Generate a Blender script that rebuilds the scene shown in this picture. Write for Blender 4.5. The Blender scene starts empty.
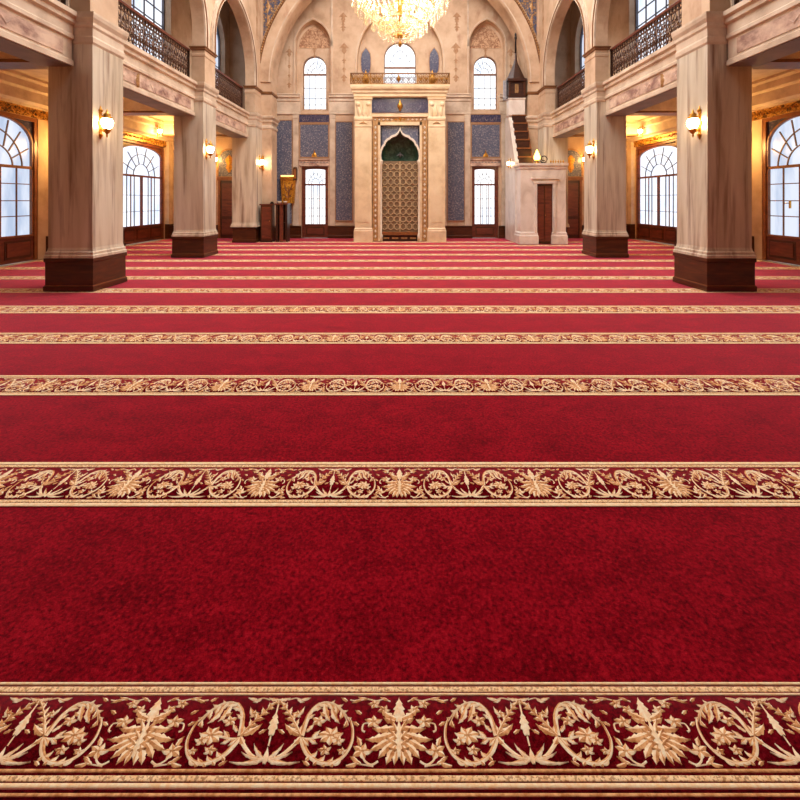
import bpy, bmesh, math, random
import numpy as np
from mathutils import Vector
R = math.radians
PI = math.pi
rng = random.Random(7)
col = bpy.context.scene.collection
SC = bpy.context.scene

# ------------------------------------------------------------------ materials
def lin(c):
    return tuple(((x/255)/12.92 if x/255 <= .04045 else ((x/255+.055)/1.055)**2.4) for x in c) + (1,)

def newmat(name):
    m = bpy.data.materials.new(name); m.use_nodes = True
    nt = m.node_tree; nt.nodes.clear()
    out = nt.nodes.new('ShaderNodeOutputMaterial')
    return m, nt, out

def node(nt, t, **kw):
    n = nt.nodes.new(t)
    for k, v in kw.items():
        setattr(n, k, v)
    return n

def pos_scaled(nt, sc):
    g = node(nt, 'ShaderNodeNewGeometry')
    mp = node(nt, 'ShaderNodeMapping')
    mp.inputs['Scale'].default_value = sc
    nt.links.new(g.outputs['Position'], mp.inputs['Vector'])
    return mp.outputs['Vector']

def noise(nt, sc, scale=1.0, detail=4, rough=.55, dist=0):
    n = node(nt, 'ShaderNodeTexNoise')
    n.inputs['Scale'].default_value = scale
    n.inputs['Detail'].default_value = detail
    n.inputs['Roughness'].default_value = rough
    n.inputs['Distortion'].default_value = dist
    nt.links.new(pos_scaled(nt, sc), n.inputs['Vector'])
    return n.outputs['Fac']

def ramp(nt, fac, stops):
    r = node(nt, 'ShaderNodeValToRGB')
    el = r.color_ramp.elements
    while len(el) < len(stops):
        el.new(.5)
    for e, (p, c) in zip(el, stops):
        e.position = p; e.color = lin(c)
    nt.links.new(fac, r.inputs['Fac'])
    return r.outputs['Color']

def mixc(nt, fac, a, b, mode='MIX'):
    m = node(nt, 'ShaderNodeMix'); m.data_type = 'RGBA'; m.blend_type = mode
    if hasattr(fac, 'is_linked'):
        nt.links.new(fac, m.inputs[0])
    else:
        m.inputs[0].default_value = fac
    for s, v in ((6, a), (7, b)):
        if hasattr(v, 'is_linked'):
            nt.links.new(v, m.inputs[s])
        else:
            m.inputs[s].default_value = lin(v)
    return m.outputs[2]

def principled(nt, out, color, rough=.6, metal=0, bump=None, bump_s=.2, bump_d=.01, sheen=0, sheen_tint=None, spec=.5, coat=0):
    p = node(nt, 'ShaderNodeBsdfPrincipled')
    if hasattr(color, 'is_linked'):
        nt.links.new(color, p.inputs['Base Color'])
    else:
        p.inputs['Base Color'].default_value = lin(color)
    p.inputs['Roughness'].default_value = rough
    p.inputs['Metallic'].default_value = metal
    p.inputs['Specular IOR Level'].default_value = spec
    p.inputs['Coat Weight'].default_value = coat
    p.inputs['Coat Roughness'].default_value = .25
    if sheen:
        p.inputs['Sheen Weight'].default_value = sheen
        p.inputs['Sheen Roughness'].default_value = .5
        if sheen_tint:
            p.inputs['Sheen Tint'].default_value = lin(sheen_tint)
    if bump is not None:
        b = node(nt, 'ShaderNodeBump')
        b.inputs['Strength'].default_value = bump_s
        b.inputs['Distance'].default_value = bump_d
        nt.links.new(bump, b.inputs['Height'])
        nt.links.new(b.outputs['Normal'], p.inputs['Normal'])
    nt.links.new(p.outputs[0], out.inputs[0])
    return p

def m_noise(name, stops, sc=(1,1,1), scale=3, detail=5, rough=.6, metal=0, bump_s=0, bump_d=.01, bsc=None, spec=.5, dist=0, coat=0, second=None):
    m, nt, out = newmat(name)
    f = noise(nt, sc, scale, detail, .6, dist)
    c = ramp(nt, f, stops)
    if second:
        f2 = noise(nt, second[0], second[1], 4, .6)
        c = mixc(nt, ramp(nt, f2, [(second[2], (0,0,0)), (second[3], (255,255,255))]), c, second[4])
    b = None
    if bump_s:
        b = noise(nt, (1,1,1), bsc or scale*4, 4)
    principled(nt, out, c, rough, metal, b, bump_s, bump_d, spec=spec, coat=coat)
    return m

def m_emit(name, color, strength):
    m, nt, out = newmat(name)
    e = node(nt, 'ShaderNodeEmission')
    e.inputs['Color'].default_value = lin(color); e.inputs['Strength'].default_value = strength
    nt.links.new(e.outputs[0], out.inputs[0])
    return m

M = {}
M['plaster'] = m_noise('cream_plaster', [(.3,(178,146,116)),(.5,(204,174,144)),(.75,(218,194,166))], scale=1.3, rough=.75, bump_s=.08, bsc=30,
                       second=((1.2,1.2,.5), 2.2, .58, .8, (172,128,100)))
M['stone'] = m_noise('carved_limestone', [(.3,(184,160,136)),(.55,(216,196,172)),(.8,(230,214,192))], scale=2.2, rough=.6, bump_s=.06, bsc=40)
M['stone_portal'] = m_noise('warm_cream_marble', [(.3,(214,186,144)),(.55,(236,212,172)),(.8,(244,226,190))], scale=2.2, rough=.45, bump_s=.05, bsc=40)
M['stone_carved'] = m_noise('stained_frieze_stone', [(.36,(140,104,92)),(.5,(196,164,144)),(.66,(222,196,172))], sc=(1.6,1.6,2.4), scale=1.7, rough=.65, bump_s=.1, bsc=26)
M['marble'] = m_noise('veined_marble', [(.3,(176,160,136)),(.46,(208,196,174)),(.7,(226,218,200))], sc=(3.2,3.2,.35), scale=1.3, detail=6, rough=.32, dist=.4,
                      second=((5,5,.28), 1.5, .53, .74, (132,100,78)), coat=.15)
M['marble_white'] = m_noise('pale_marble', [(.3,(208,194,180)),(.5,(232,222,210)),(.7,(244,236,226))], sc=(1,1,.6), scale=2.4, detail=6, rough=.35, dist=.6)
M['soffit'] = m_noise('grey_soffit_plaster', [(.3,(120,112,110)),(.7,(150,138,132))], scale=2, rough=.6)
M['wood'] = m_noise('dark_mahogany', [(.3,(50,22,7)),(.55,(78,38,12)),(.75,(100,52,20))], sc=(1,1,6), scale=2.2, rough=.35, dist=.6, coat=.2)
M['wood_red'] = m_noise('reddish_wood', [(.3,(84,36,24)),(.6,(120,60,40)),(.8,(140,76,52))], sc=(1,1,5), scale=2.4, rough=.4, dist=.5, coat=.15)
M['wood_dark'] = m_noise('blackened_wood', [(.3,(44,20,10)),(.7,(72,36,18))], sc=(1,1,5), scale=2.5, rough=.4)
M['wood_edge'] = m_noise('worn_wood_edge', [(.3,(120,70,36)),(.7,(150,92,48))], scale=6, rough=.4)
M['bronze'] = m_noise('dark_bronze', [(.3,(70,42,28)),(.7,(104,70,50))], scale=8, rough=.4, metal=.25)
M['gold_dark'] = m_noise('tarnished_gold', [(.3,(120,76,28)),(.7,(176,122,50))], scale=10, rough=.35, metal=.6)
M['rail_wood'] = m_noise('red_brown_rail', [(.3,(84,36,24)),(.7,(112,54,38))], scale=5, rough=.3)
M['gold'] = m_noise('aged_gold', [(.3,(168,112,38)),(.6,(214,158,68)),(.8,(236,190,100))], scale=14, rough=.32, metal=.75)
M['gold_flat'] = m_noise('gold_paint', [(.35,(156,114,68)),(.6,(200,156,104)),(.8,(224,186,136))], scale=9, rough=.5, metal=.2)
M['gold_frieze'] = m_noise('gilded_arabesque_frieze', [(.42,(84,52,24)),(.5,(180,128,48)),(.62,(222,170,80))], sc=(1,1,1.4), scale=9, detail=3, rough=.4, metal=.5, dist=1.2)
M['trim_dark'] = m_noise('brown_painted_trim', [(.3,(110,70,36)),(.7,(140,92,52))], scale=6, rough=.5)
M['stencil'] = m_noise('brown_stencil_paint', [(.3,(158,116,80)),(.7,(184,144,108))], scale=12, rough=.7)
M['lead'] = m_noise('lead_bars', [(.3,(84,86,98)),(.7,(112,112,122))], scale=6, rough=.5, metal=.3)
M['iron'] = m_noise('dark_iron', [(.3,(28,22,20)),(.7,(48,38,34))], scale=8, rough=.45, metal=.5)
M['silver'] = m_noise('grey_metal', [(.3,(150,150,158)),(.7,(186,186,192))], scale=8, rough=.4, metal=.5)
M['white'] = m_noise('ivory', [(.3,(226,214,194)),(.7,(240,230,212))], scale=8, rough=.5)
M['niche_green'] = m_noise('deep_green_tile', [(.4,(36,72,60)),(.55,(56,98,82)),(.7,(92,130,110))], scale=6, detail=3, rough=.35, dist=1)
M['hex_back'] = m_noise('tan_screen', [(.3,(112,90,64)),(.7,(142,116,86))], scale=12, rough=.55)
M['hex_rim'] = m_noise('gold_brown_lattice', [(.3,(182,154,112)),(.7,(216,190,148))], scale=20, rough=.45, metal=.15)
M['amber'] = m_noise('amber_gilt_panel', [(.38,(110,62,12)),(.5,(196,130,30)),(.68,(226,170,66))], scale=7, detail=4, rough=.4, metal=.3, dist=1.5)

def tile_mat(name, a, b, c, sc=16):
    m, nt, out = newmat(name)
    v = node(nt, 'ShaderNodeTexVoronoi'); v.inputs['Scale'].default_value = sc
    nt.links.new(pos_scaled(nt, (1,1,1)), v.inputs['Vector'])
    c1 = ramp(nt, v.outputs['Distance'], [(.12,c),(.3,b),(.55,a)])
    f = noise(nt, (1,1,1), sc*1.4, 3, .6, 1.5)
    c2 = mixc(nt, ramp(nt, f, [(.52,(0,0,0)),(.62,(255,255,255))]), c1, b)
    f2 = noise(nt, (1,1,1), sc*.5, 3, .6, 2)
    c3 = mixc(nt, ramp(nt, f2, [(.6,(0,0,0)),(.68,(200,200,200))]), c2, c)
    principled(nt, out, c3, .3)
    return m
M['tile'] = tile_mat('blue_floral_tile', (84,90,112), (118,118,132), (182,174,168), 15)
M['tile_dark'] = tile_mat('navy_inscription_tile', (50,50,80), (76,70,94), (122,110,118), 12)
M['tile_spandrel'] = tile_mat('spandrel_mosaic', (60,78,112), (150,112,66), (196,170,130), 9)
M['tympanum'] = m_noise('stencilled_tympanum', [(.42,(150,106,76)),(.55,(196,156,120)),(.7,(214,178,142))], scale=7, detail=3, rough=.7, dist=1.5)

def pane_mat(name, hi, lo, st, sc=(1.2,1.2,.5)):
    m, nt, out = newmat(name)
    f = noise(nt, sc, 1.6, 4, .6, .4)
    c = ramp(nt, f, [(.34, lo), (.56, hi)])
    e = node(nt, 'ShaderNodeEmission'); e.inputs['Strength'].default_value = st
    nt.links.new(c, e.inputs['Color'])
    g = node(nt, 'ShaderNodeBsdfGlossy'); g.inputs['Roughness'].default_value = .35
    g.inputs['Color'].default_value = (.05,.05,.05,1)
    ad = node(nt, 'ShaderNodeAddShader')
    nt.links.new(e.outputs[0], ad.inputs[0]); nt.links.new(g.outputs[0], ad.inputs[1])
    nt.links.new(ad.outputs[0], out.inputs[0])
    return m
M['pane_day'] = pane_mat('daylit_glass', (246,248,255), (206,220,242), 1.25)
M['pane_blue'] = pane_mat('misty_blue_glass', (226,234,250), (182,199,226), 1.0, (1.2,1.2,.3))
M['pane_white'] = pane_mat('bright_daylit_glass', (255,255,255), (226,236,250), 1.5)
M['lamp'] = m_emit('lit_globe', (255,216,164), 30)
M['lamp_small'] = m_emit('lit_small_globe', (255,190,104), 60)
M['lamp_strip'] = m_emit('lit_picture_lamp', (255,190,100), 4)
M['bulb'] = m_emit('lit_candle_bulb', (255,236,200), 24)

m, nt, out = newmat('cut_crystal')
tr = node(nt, 'ShaderNodeBsdfTransparent')
gl = node(nt, 'ShaderNodeBsdfGlossy'); gl.inputs['Roughness'].default_value = .12; gl.inputs['Color'].default_value = lin((255,246,226))
tl = node(nt, 'ShaderNodeBsdfTranslucent'); tl.inputs['Color'].default_value = lin((246,228,186))
mx1 = node(nt, 'ShaderNodeMixShader'); mx1.inputs[0].default_value = .55
nt.links.new(gl.outputs[0], mx1.inputs[1]); nt.links.new(tl.outputs[0], mx1.inputs[2])
mx2 = node(nt, 'ShaderNodeMixShader'); mx2.inputs[0].default_value = .42
nt.links.new(tr.outputs[0], mx2.inputs[1]); nt.links.new(mx1.outputs[0], mx2.inputs[2])
nt.links.new(mx2.outputs[0], out.inputs[0])
M['crystal'] = m

# carpet
def carpet_mat(name, a, b, tint, sheen, bs=1.0):
    m, nt, out = newmat(name)
    f = noise(nt, (1,1.7,1), 3.2, 7, .68, .5)
    c = ramp(nt, f, [(.34,a),(.68,b)])
    f2 = noise(nt, (1,1,1), 62, 5, .75)
    dark = tuple(int(x*.42) for x in a)
    c = mixc(nt, ramp(nt, f2, [(.36,(225,225,225)),(.53,(0,0,0))]), c, dark)
    c = mixc(nt, ramp(nt, f2, [(.54,(0,0,0)),(.7,(190,190,190))]), c, (min(255,int(b[0]*1.25)), b[1]+22, b[2]+22))
    bn = noise(nt, (1,1,1), 75, 5, .75)
    p = principled(nt, out, c, 1, 0, bn, bs, .014, spec=0)
    sh = node(nt, 'ShaderNodeBsdfSheen')                    # velvet nap
    sh.inputs['Color'].default_value = tuple(x*sheen for x in lin(tint)[:3]) + (1,)
    sh.inputs['Roughness'].default_value = .34
    ad = node(nt, 'ShaderNodeAddShader')
    nt.links.new(p.outputs[0], ad.inputs[0]); nt.links.new(sh.outputs[0], ad.inputs[1])
    nt.links.new(ad.outputs[0], out.inputs[0])
    return m
M['carpet'] = carpet_mat('crimson_pile', (130,5,18), (170,14,32), (255,160,200), 1.35)
M['carpet_ground'] = carpet_mat('maroon_band_ground', (112,6,16), (136,14,28), (255,150,180), .7)
def gold_pile(name, stops, sc, bead=False):
    m, nt, out = newmat(name)
    f = noise(nt, (1,1,1), 60, 3, .6)
    c = ramp(nt, f, stops)
    if bead:
        g = noise(nt, (1,1.2,1), 105, 2, .5)
        c = mixc(nt, ramp(nt, g, [(.5,(0,0,0)),(.58,(210,210,210))]), c, (150,86,40))
    bn = noise(nt, (1,1,1), 200, 3, .7)
    principled(nt, out, c, .85, 0, bn, .35, .006, sheen=.15, spec=.15)
    return m
M['band_gold'] = gold_pile('gold_border_pile', [(.35,(246,202,148)),(.65,(255,232,192))], 60)
M['band_bead'] = gold_pile('beaded_border_pile', [(.35,(240,194,138)),(.65,(255,226,180))], 60, True)
M['band_leaf'] = gold_pile('gold_leaf_pile', [(.35,(248,206,156)),(.65,(255,238,204))], 60)
M['band_leaf2'] = gold_pile('ochre_leaf_pile', [(.35,(190,122,68)),(.65,(240,184,126))], 60)

# ------------------------------------------------------------------ mesh builder
IDT = lambda u, v, w: (u, v, w)
class MB:
    def __init__(s, T=IDT):
        s.V = []; s.F = []; s.Mi = []; s.mats = []; s.T = T; s.smooth = []
    def mi(s, m):
        if m not in s.mats: s.mats.append(m)
        return s.mats.index(m)
    def add(s, vs, fs, m, smooth=False):
        o = len(s.V); k = s.mi(m)
        s.V += [s.T(*p) for p in vs]
        for f in fs:
            s.F.append([i+o for i in f]); s.Mi.append(k); s.smooth.append(smooth)
    def box(s, u0, u1, v0, v1, w0, w1, m):
        vs = [(u0,v0,w0),(u1,v0,w0),(u1,v1,w0),(u0,v1,w0),(u0,v0,w1),(u1,v0,w1),(u1,v1,w1),(u0,v1,w1)]
        s.add(vs, [(0,3,2,1),(4,5,6,7),(0,1,5,4),(1,2,6,5),(2,3,7,6),(3,0,4,7)], m)
    def prism(s, pts, v0, v1, m):                 # polygon in (u,w), extruded in v
        n = len(pts)
        vs = [(u,v0,w) for u,w in pts] + [(u,v1,w) for u,w in pts]
        fs = [tuple(range(n)), tuple(range(2*n-1, n-1, -1))]
        fs += [(i, (i+1)%n, n+(i+1)%n, n+i) for i in range(n)]
        s.add(vs, fs, m)
    def extr(s, prof, a0, a1, m):                 # profile in (v,w), extruded along u
        n = len(prof)
        vs = [(a0,v,w) for v,w in prof] + [(a1,v,w) for v,w in prof]
        fs = [tuple(range(n)), tuple(range(2*n-1, n-1, -1))]
        fs += [(i, (i+1)%n, n+(i+1)%n, n+i) for i in range(n)]
        s.add(vs, fs, m)
    def stack(s, u0, u1, v0, v1, prof, m):        # rectangular ring moulding; prof = (offset, w) from bottom up
        vs = []
        for o, w in prof:
            vs += [(u0-o,v0-o,w),(u1+o,v0-o,w),(u1+o,v1+o,w),(u0-o,v1+o,w)]
        fs = [(3,2,1,0), tuple(range(4*len(prof)-4, 4*len(prof)))]
        for i in range(len(prof)-1):
            for j in range(4):
                a = 4*i+j; b = 4*i+(j+1)%4
                fs.append((a, b, b+4, a+4))
        s.add(vs, fs, m)
    def ring(s, pin, pout, v0, v1, m, closed=False):   # band between two outlines (u,w)
        n = len(pin)
        vs = [(u,v0,w) for u,w in pin]+[(u,v0,w) for u,w in pout]+[(u,v1,w) for u,w in pin]+[(u,v1,w) for u,w in pout]
        fs = []
        for i in range(n if closed else n-1):
            j = (i+1) % n
            fs += [(i,j,n+j,n+i), (2*n+i,3*n+i,3*n+j,2*n+j), (i,2*n+i,2*n+j,j), (n+i,n+j,3*n+j,3*n+i)]
        if not closed:
            fs += [(0,n,3*n,2*n), (n-1,3*n-1,4*n-1,2*n-1)]
        s.add(vs, fs, m)
    def lathe(s, prof, c, m, n=16, axis='z', smooth=True):   # prof = (radius, height)
        vs = []; fs = []
        for r, h in prof:
            for i in range(n):
                a = 2*PI*i/n
                x, y = r*math.cos(a), r*math.sin(a)
                vs.append((c[0]+x, c[1]+y, c[2]+h) if axis == 'z' else ((c[0]+x, c[1]+h, c[2]+y) if axis == 'v' else (c[0]+h, c[1]+x, c[2]+y)))
        for k in range(len(prof)-1):
            for i in range(n):
                j = (i+1) % n
                fs.append((k*n+i, k*n+j, (k+1)*n+j, (k+1)*n+i))
        fs.append(tuple(range(n))); fs.append(tuple(range(len(prof)*n-1, (len(prof)-1)*n-1, -1)))
        s.add(vs, fs, m, smooth)
    def tube(s, pts, r, m, n=6, closed=False):
        P = [Vector(p) for p in pts]; k = len(P); vs = []; fs = []
        rr = r if hasattr(r, '__len__') else [r]*k
        for i, p in enumerate(P):
            a = P[(i-1) % k] if closed or i > 0 else P[i]
            b = P[(i+1) % k] if closed or i < k-1 else P[i]
            t = (b-a).normalized()
            ref = Vector((0,0,1)) if abs(t.z) < .9 else Vector((1,0,0))
            x = t.cross(ref).normalized(); y = t.cross(x)
            for j in range(n):
                an = 2*PI*j/n
                vs.append(tuple(p + rr[i]*(math.cos(an)*x + math.sin(an)*y)))
        for i in range(k if closed else k-1):
            i2 = (i+1) % k
            for j in range(n):
                j2 = (j+1) % n
                fs.append((i*n+j, i*n+j2, i2*n+j2, i2*n+j))
        if not closed:
            fs += [tuple(range(n-1,-1,-1)), tuple(range((k-1)*n, k*n))]
        s.add(vs, fs, m, True)
    def leafstrip(s, pts, hw, v, h, m):           # ribbon in (u,w) with a raised midrib, on plane v (relief towards -v)
        n = len(pts); vs = []; fs = []
        for i,(u,w) in enumerate(pts):
            a = pts[max(0,i-1)]; b = pts[min(n-1,i+1)]
            dx, dy = b[0]-a[0], b[1]-a[1]; l = math.hypot(dx,dy) or 1
            nx, ny = -dy/l, dx/l
            vs += [(u+nx*hw[i], v, w+ny*hw[i]), (u, v-h, w), (u-nx*hw[i], v, w-ny*hw[i])]
        for i in range(n-1):
            a = 3*i
            fs += [(a,a+1,a+4,a+3),(a+1,a+2,a+5,a+4)]
        s.add(vs, fs, m)
    def build(s, name, parent=None, kind=None, label=None, loc=None):
        me = bpy.data.meshes.new(name)
        V = np.array(s.V, dtype=float)
        o = bpy.data.objects.new(name, me)
        if parent is not None:
            base = np.array(parent['_w']); o.parent = parent
            o.location = (0,0,0)
        else:
            base = np.array(loc) if loc is not None else np.array([(V[:,0].min()+V[:,0].max())/2, (V[:,1].min()+V[:,1].max())/2, V[:,2].min()])
            o.location = base
        o['_w'] = [float(x) for x in base]
        me.from_pydata((V-base).tolist(), [], s.F)
        for m in s.mats: me.materials.append(m)
        me.polygons.foreach_set('material_index', s.Mi)
        me.polygons.foreach_set('use_smooth', s.smooth)
        bm = bmesh.new(); bm.from_mesh(me); bmesh.ops.recalc_face_normals(bm, faces=bm.faces); bm.to_mesh(me); bm.free()
        me.update()
        col.objects.link(o)
        if kind: o['kind'] = kind
        if label: o['label'] = label
        return o

def thing(name, label, cat, loc, group=None):
    o = bpy.data.objects.new(name, None); o.empty_display_size = .2
    o.location = loc; o['_w'] = [float(x) for x in loc]
    o['label'] = label; o['category'] = cat
    if group: o['group'] = group
    col.objects.link(o); return o
def struct(name, loc, label=None):
    o = bpy.data.objects.new(name, None); o.empty_display_size = .2
    o.location = loc; o['_w'] = [float(x) for x in loc]; o['kind'] = 'structure'
    if label: o['label'] = label
    col.objects.link(o); return o
def tag(o, label, cat, group=None):
    o['label'] = label; o['category'] = cat
    if group: o['group'] = group
    return o

def T_back(y0):
    return lambda u, v, w: (u, y0+v, w)
def T_side(s, x0):            # u = world y, v = outward from the nave axis
    return lambda u, v, w: (s*(x0+v), u, w)

def arch(cu, half, spring, rise, n=14):
    pts = []
    if rise > half*1.001:
        r = (half*half+rise*rise)/(2*half); c = cu-half+r
        a1 = math.atan2(rise, cu-c)
        L = [(c+r*math.cos(PI+(a1-PI)*i/n), spring+r*math.sin(PI+(a1-PI)*i/n)) for i in range(n+1)]
        pts = L + [(2*cu-u, w) for u,w in reversed(L[:-1])]
    else:
        pts = [(cu-half*math.cos(PI*i/(2*n)), spring+rise*math.sin(PI*i/(2*n))) for i in range(2*n+1)]
    return pts

def offset(pts, d, closed=False):
    n = len(pts); res = []
    for i in range(n):
        a = pts[(i-1)%n] if closed or i > 0 else pts[i]
        b = pts[(i+1)%n] if closed or i < n-1 else pts[i]
        p = pts[i]
        def nrm(q, r):
            dx, dy = r[0]-q[0], r[1]-q[1]; l = math.hypot(dx, dy) or 1
            return (-dy/l, dx/l)
        n1 = nrm(a, p) if a != p else nrm(p, b)
        n2 = nrm(p, b) if b != p else n1
        mx, my = n1[0]+n2[0], n1[1]+n2[1]
        l = mx*mx+my*my
        res.append((p[0]+d*2*mx/max(l,.7), p[1]+d*2*my/max(l,.7)))
    return res

def arch_wall(mb, u0, u1, w0, w1, op, sill, v0, v1, m, mrev=None):
    """wall cell with one opening; op = outline from left jamb foot over the arch to right jamb foot (without sill)"""
    mrev = mrev or m
    ul, ur = op[0][0], op[-1][0]
    for v in (v0, v1):
        q = []
        if ul > u0: q.append([(u0,w0),(ul,w0),(ul,w1),(u0,w1)])
        if ur < u1: q.append([(ur,w0),(u1,w0),(u1,w1),(ur,w1)])
        if sill > w0: q.append([(ul,w0),(ur,w0),(ur,sill),(ul,sill)])
        for a, b in zip(op[:-1], op[1:]):
            if abs(a[0]-b[0]) > 1e-6:
                q.append([a, b, (b[0],w1), (a[0],w1)])
        for f in q:
            mb.add([(u,v,w) for u,w in f], [(0,1,2,3)], m)
    for a, b in list(zip(op[:-1], op[1:])) + ([(op[-1], op[0])] if sill > w0 else []):
        mb.add([(a[0],v0,a[1]),(b[0],v0,b[1]),(b[0],v1,b[1]),(a[0],v1,a[1])], [(0,1,2,3)], mrev)
    for a, b in (((u0,w0),(u0,w1)),((u0,w1),(u1,w1)),((u1,w1),(u1,w0))):
        mb.add([(a[0],v0,a[1]),(b[0],v0,b[1]),(b[0],v1,b[1]),(a[0],v1,a[1])], [(0,1,2,3)], m)

def jambed(cu, half, sill, spring, rise, n=14):
    return [(cu-half, sill)] + arch(cu, half, spring, rise, n) + [(cu+half, sill)]

def height_at(a, u):
    for p, q in zip(a[:-1], a[1:]):
        if p[0]-1e-9 <= u <= q[0]+1e-9 and q[0] > p[0]:
            return p[1]+(q[1]-p[1])*(u-p[0])/(q[0]-p[0])
    return a[0][1]

def window(n, label, T, cu, half, sill, spring, rise, fw, fmat, pmat, cols, rows, mull=(), transom=None, kick=0, square=None, v=0, fan=True, bar=.018, bmat=None, handle=False):
    """arched window: frame, pane, glazing bars, optional wooden kick panel below and square head with spandrels"""
    cw = T(cu, v, sill-kick)
    e = struct('window_%d' % n, cw, label)
    bmat = bmat or M['lead']
    op = jambed(cu, half, sill, spring, rise)
    inn = jambed(cu, half-fw, sill+fw, spring, max(.05, rise-fw))
    f = MB(T)
    f.ring(inn, op, v-.05, v+.06, fmat)
    f.box(cu-half, cu+half, v-.06, v+.06, sill, sill+fw, fmat)
    if square:                                   # rectangular surround with spandrels
        top = square
        q = arch(cu, half, spring, rise)
        for a, b in zip(q[:-1], q[1:]):
            f.prism([a, b, (b[0],top), (a[0],top)], v-.02, v+.05, M['tile_dark'] if fmat is not M['wood_red'] else fmat)
        f.box(cu-half-.1, cu+half+.1, v-.07, v+.06, top, top+.1, fmat)
        f.box(cu-half-.1, cu-half, v-.07, v+.06, sill-kick, top, fmat)
        f.box(cu+half, cu+half+.1, v-.07, v+.06, sill-kick, top, fmat)
    f.build('window_frame', e)
    p = MB(T)
    o2 = op
    p.add([(u,v+.02,w) for u,w in o2], [tuple(range(len(o2)))], pmat)
    p.build('window_pane', e)
    b = MB(T)
    a = arch(cu, half, spring, rise)
    lo = sill
    tz = transom if transom is not None else spring
    for i in range(1, cols):
        u = cu-half+2*half*i/cols
        b.box(u-bar/2, u+bar/2, v-.015, v+.018, lo, (tz if fan else height_at(a, u)), bmat)
    for r_ in rows:
        w = sill+(tz-sill)*r_
        b.box(cu-half, cu+half, v-.014, v+.017, w-bar/2, w+bar/2, bmat)
    if fan:
        for k in (.38, .68):
            q = arch(cu, half*k, tz, (spring-tz+rise)*k*1.05, 8)
            b.ring(offset(q, -bar*.45), offset(q, bar*.45), v-.015, v+.018, bmat)
        H = spring-tz+rise
        for an in (25, 50, 75, 105, 130, 155):
            c_, s_ = math.cos(R(an)), math.sin(R(an))
            p0 = (cu+half*.4*c_, tz+H*.4*s_); p1 = (cu+half*.97*c_, tz+H*.95*s_)
            if p1[1] > height_at(a, p1[0]): p1 = (p1[0], height_at(a, p1[0]))
            dx, dy = p1[0]-p0[0], p1[1]-p0[1]; l = math.hypot(dx,dy)
            nx, ny = -dy/l*bar/2, dx/l*bar/2
            b.prism([(p0[0]+nx,p0[1]+ny),(p1[0]+nx,p1[1]+ny),(p1[0]-nx,p1[1]-ny),(p0[0]-nx,p0[1]-ny)], v-.014, v+.017, bmat)
    b.build('glazing_bars', e)
    if mull or transom is not None:
        t = MB(T)
        if transom is not None:
            t.box(cu-half, cu+half, v-.05, v+.05, tz-.035, tz+.035, fmat)
        for u, wd in mull:
            dp = min(.045, wd*.5); t.box(cu+u-wd/2, cu+u+wd/2, v-dp, v+dp, sill, tz, fmat)
        t.build('mullion', e)
    if kick:
        k = MB(T)
        k.box(cu-half, cu+half, v-.04, v+.06, sill-kick, sill, M['wood_red'])
        npan = max(1, round(2*half/1.0))
        for i in range(npan):
            a0 = cu-half+2*half*i/npan+.07; a1 = cu-half+2*half*(i+1)/npan-.07
            k.stack(a0, a1, v-.05, v-.04, [(0, sill-kick+.1), (0, sill-.07)], M['wood'])
            k.box(a0+.05, a1-.05, v-.065, v-.045, sill-kick+.16, sill-.13, M['wood_red'])
        k.build('kick_panel', e)
    if handle:
        h = MB(T)
        h.box(cu+handle-.015, cu+handle+.015, v-.08, v-.04, sill+.75, sill+.95, M['gold'])
        h.tube([(cu+handle,v-.08,sill+.88),(cu+handle,v-.13,sill+.88),(cu+handle+.1,v-.13,sill+.88)], .012, M['gold'])
        h.build('door_handle', e)
    return e

def catmull(P, k=6):
    out = []
    for i in range(len(P)-1):
        p0, p1, p2, p3 = P[max(0,i-1)], P[i], P[i+1], P[min(len(P)-1,i+2)]
        for j in range(k):
            t = j/k
            out.append(tuple(.5*((2*b)+(c-a)*t+(2*a-5*b+4*c-d)*t*t+(-a+3*b-3*c+d)*t**3) for a,b,c,d in zip(p0,p1,p2,p3)))
    out.append(tuple(P[-1])); return out

# =================================================================== SETTING
ZC = 12.0       # nave ceiling
YB = 17.4       # back wall plane
YR = -5.0       # rear wall
f = MB(); f.box(-10.4, 10.4, YR-.3, 18.1, -.3, -.0268, M['stone']); f.build('floor', kind='structure')
c = MB(); c.box(-7.6, 7.6, YR, 18.1, ZC, ZC+.2, M['plaster']); c.build('ceiling', kind='structure')
w = MB(); w.box(-10.4, 10.4, YR-.3, YR, -.015, ZC, M['wood']); w.build('wall_rear', kind='structure')

# ---- back wall: rear skin with windows, front skin with niches, lower wall
WX = 3.66
w = MB(T_back(YB))
P = M['plaster']
for s in (-1, 1):
    a, b = sorted((s*5.7, s*2.87))
    # rear skin (upper windows), split around the lower door-window
    arch_wall(w, a, b, 4.2, ZC, jambed(s*WX, .5, 5.48, 7.27, .5), 5.48, .25, .5, P)
    arch_wall(w, a, b, -.015, 4.2, [(s*3.59-.55,0),(s*3.59-.55,3.0),(s*3.59+.55,3.0),(s*3.59+.55,0)], -.015, .25, .5, P)
    arch_wall(w, a, b, 6.03, ZC, jambed(s*WX, .74, 6.03, 8.15, 1.05), 6.03, 0, .25, P)
    # lower wall
    i0, i1 = sorted((s*1.5, s*3.04)); o0, o1 = sorted((s*4.16, s*5.7)); m0, m1 = sorted((s*3.04, s*4.16))
    w.box(i0, i1, 0, .25, -.015, 6.03, P); w.box(o0, o1, 0, .25, -.015, 6.03, P)
    w.box(m0, m1, 0, .25, 3.03, 5.36, P)
    # aisle part of the back wall
    a, b = sorted((s*5.7, s*10.4))
    w.box(a, b, 0, .5, -.015, ZC, P)
arch_wall(w, -2.87, 2.87, 4.2, ZC, jambed(0, .68, 6.15, 7.7, .68), 6.15, .25, .5, P)
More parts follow.
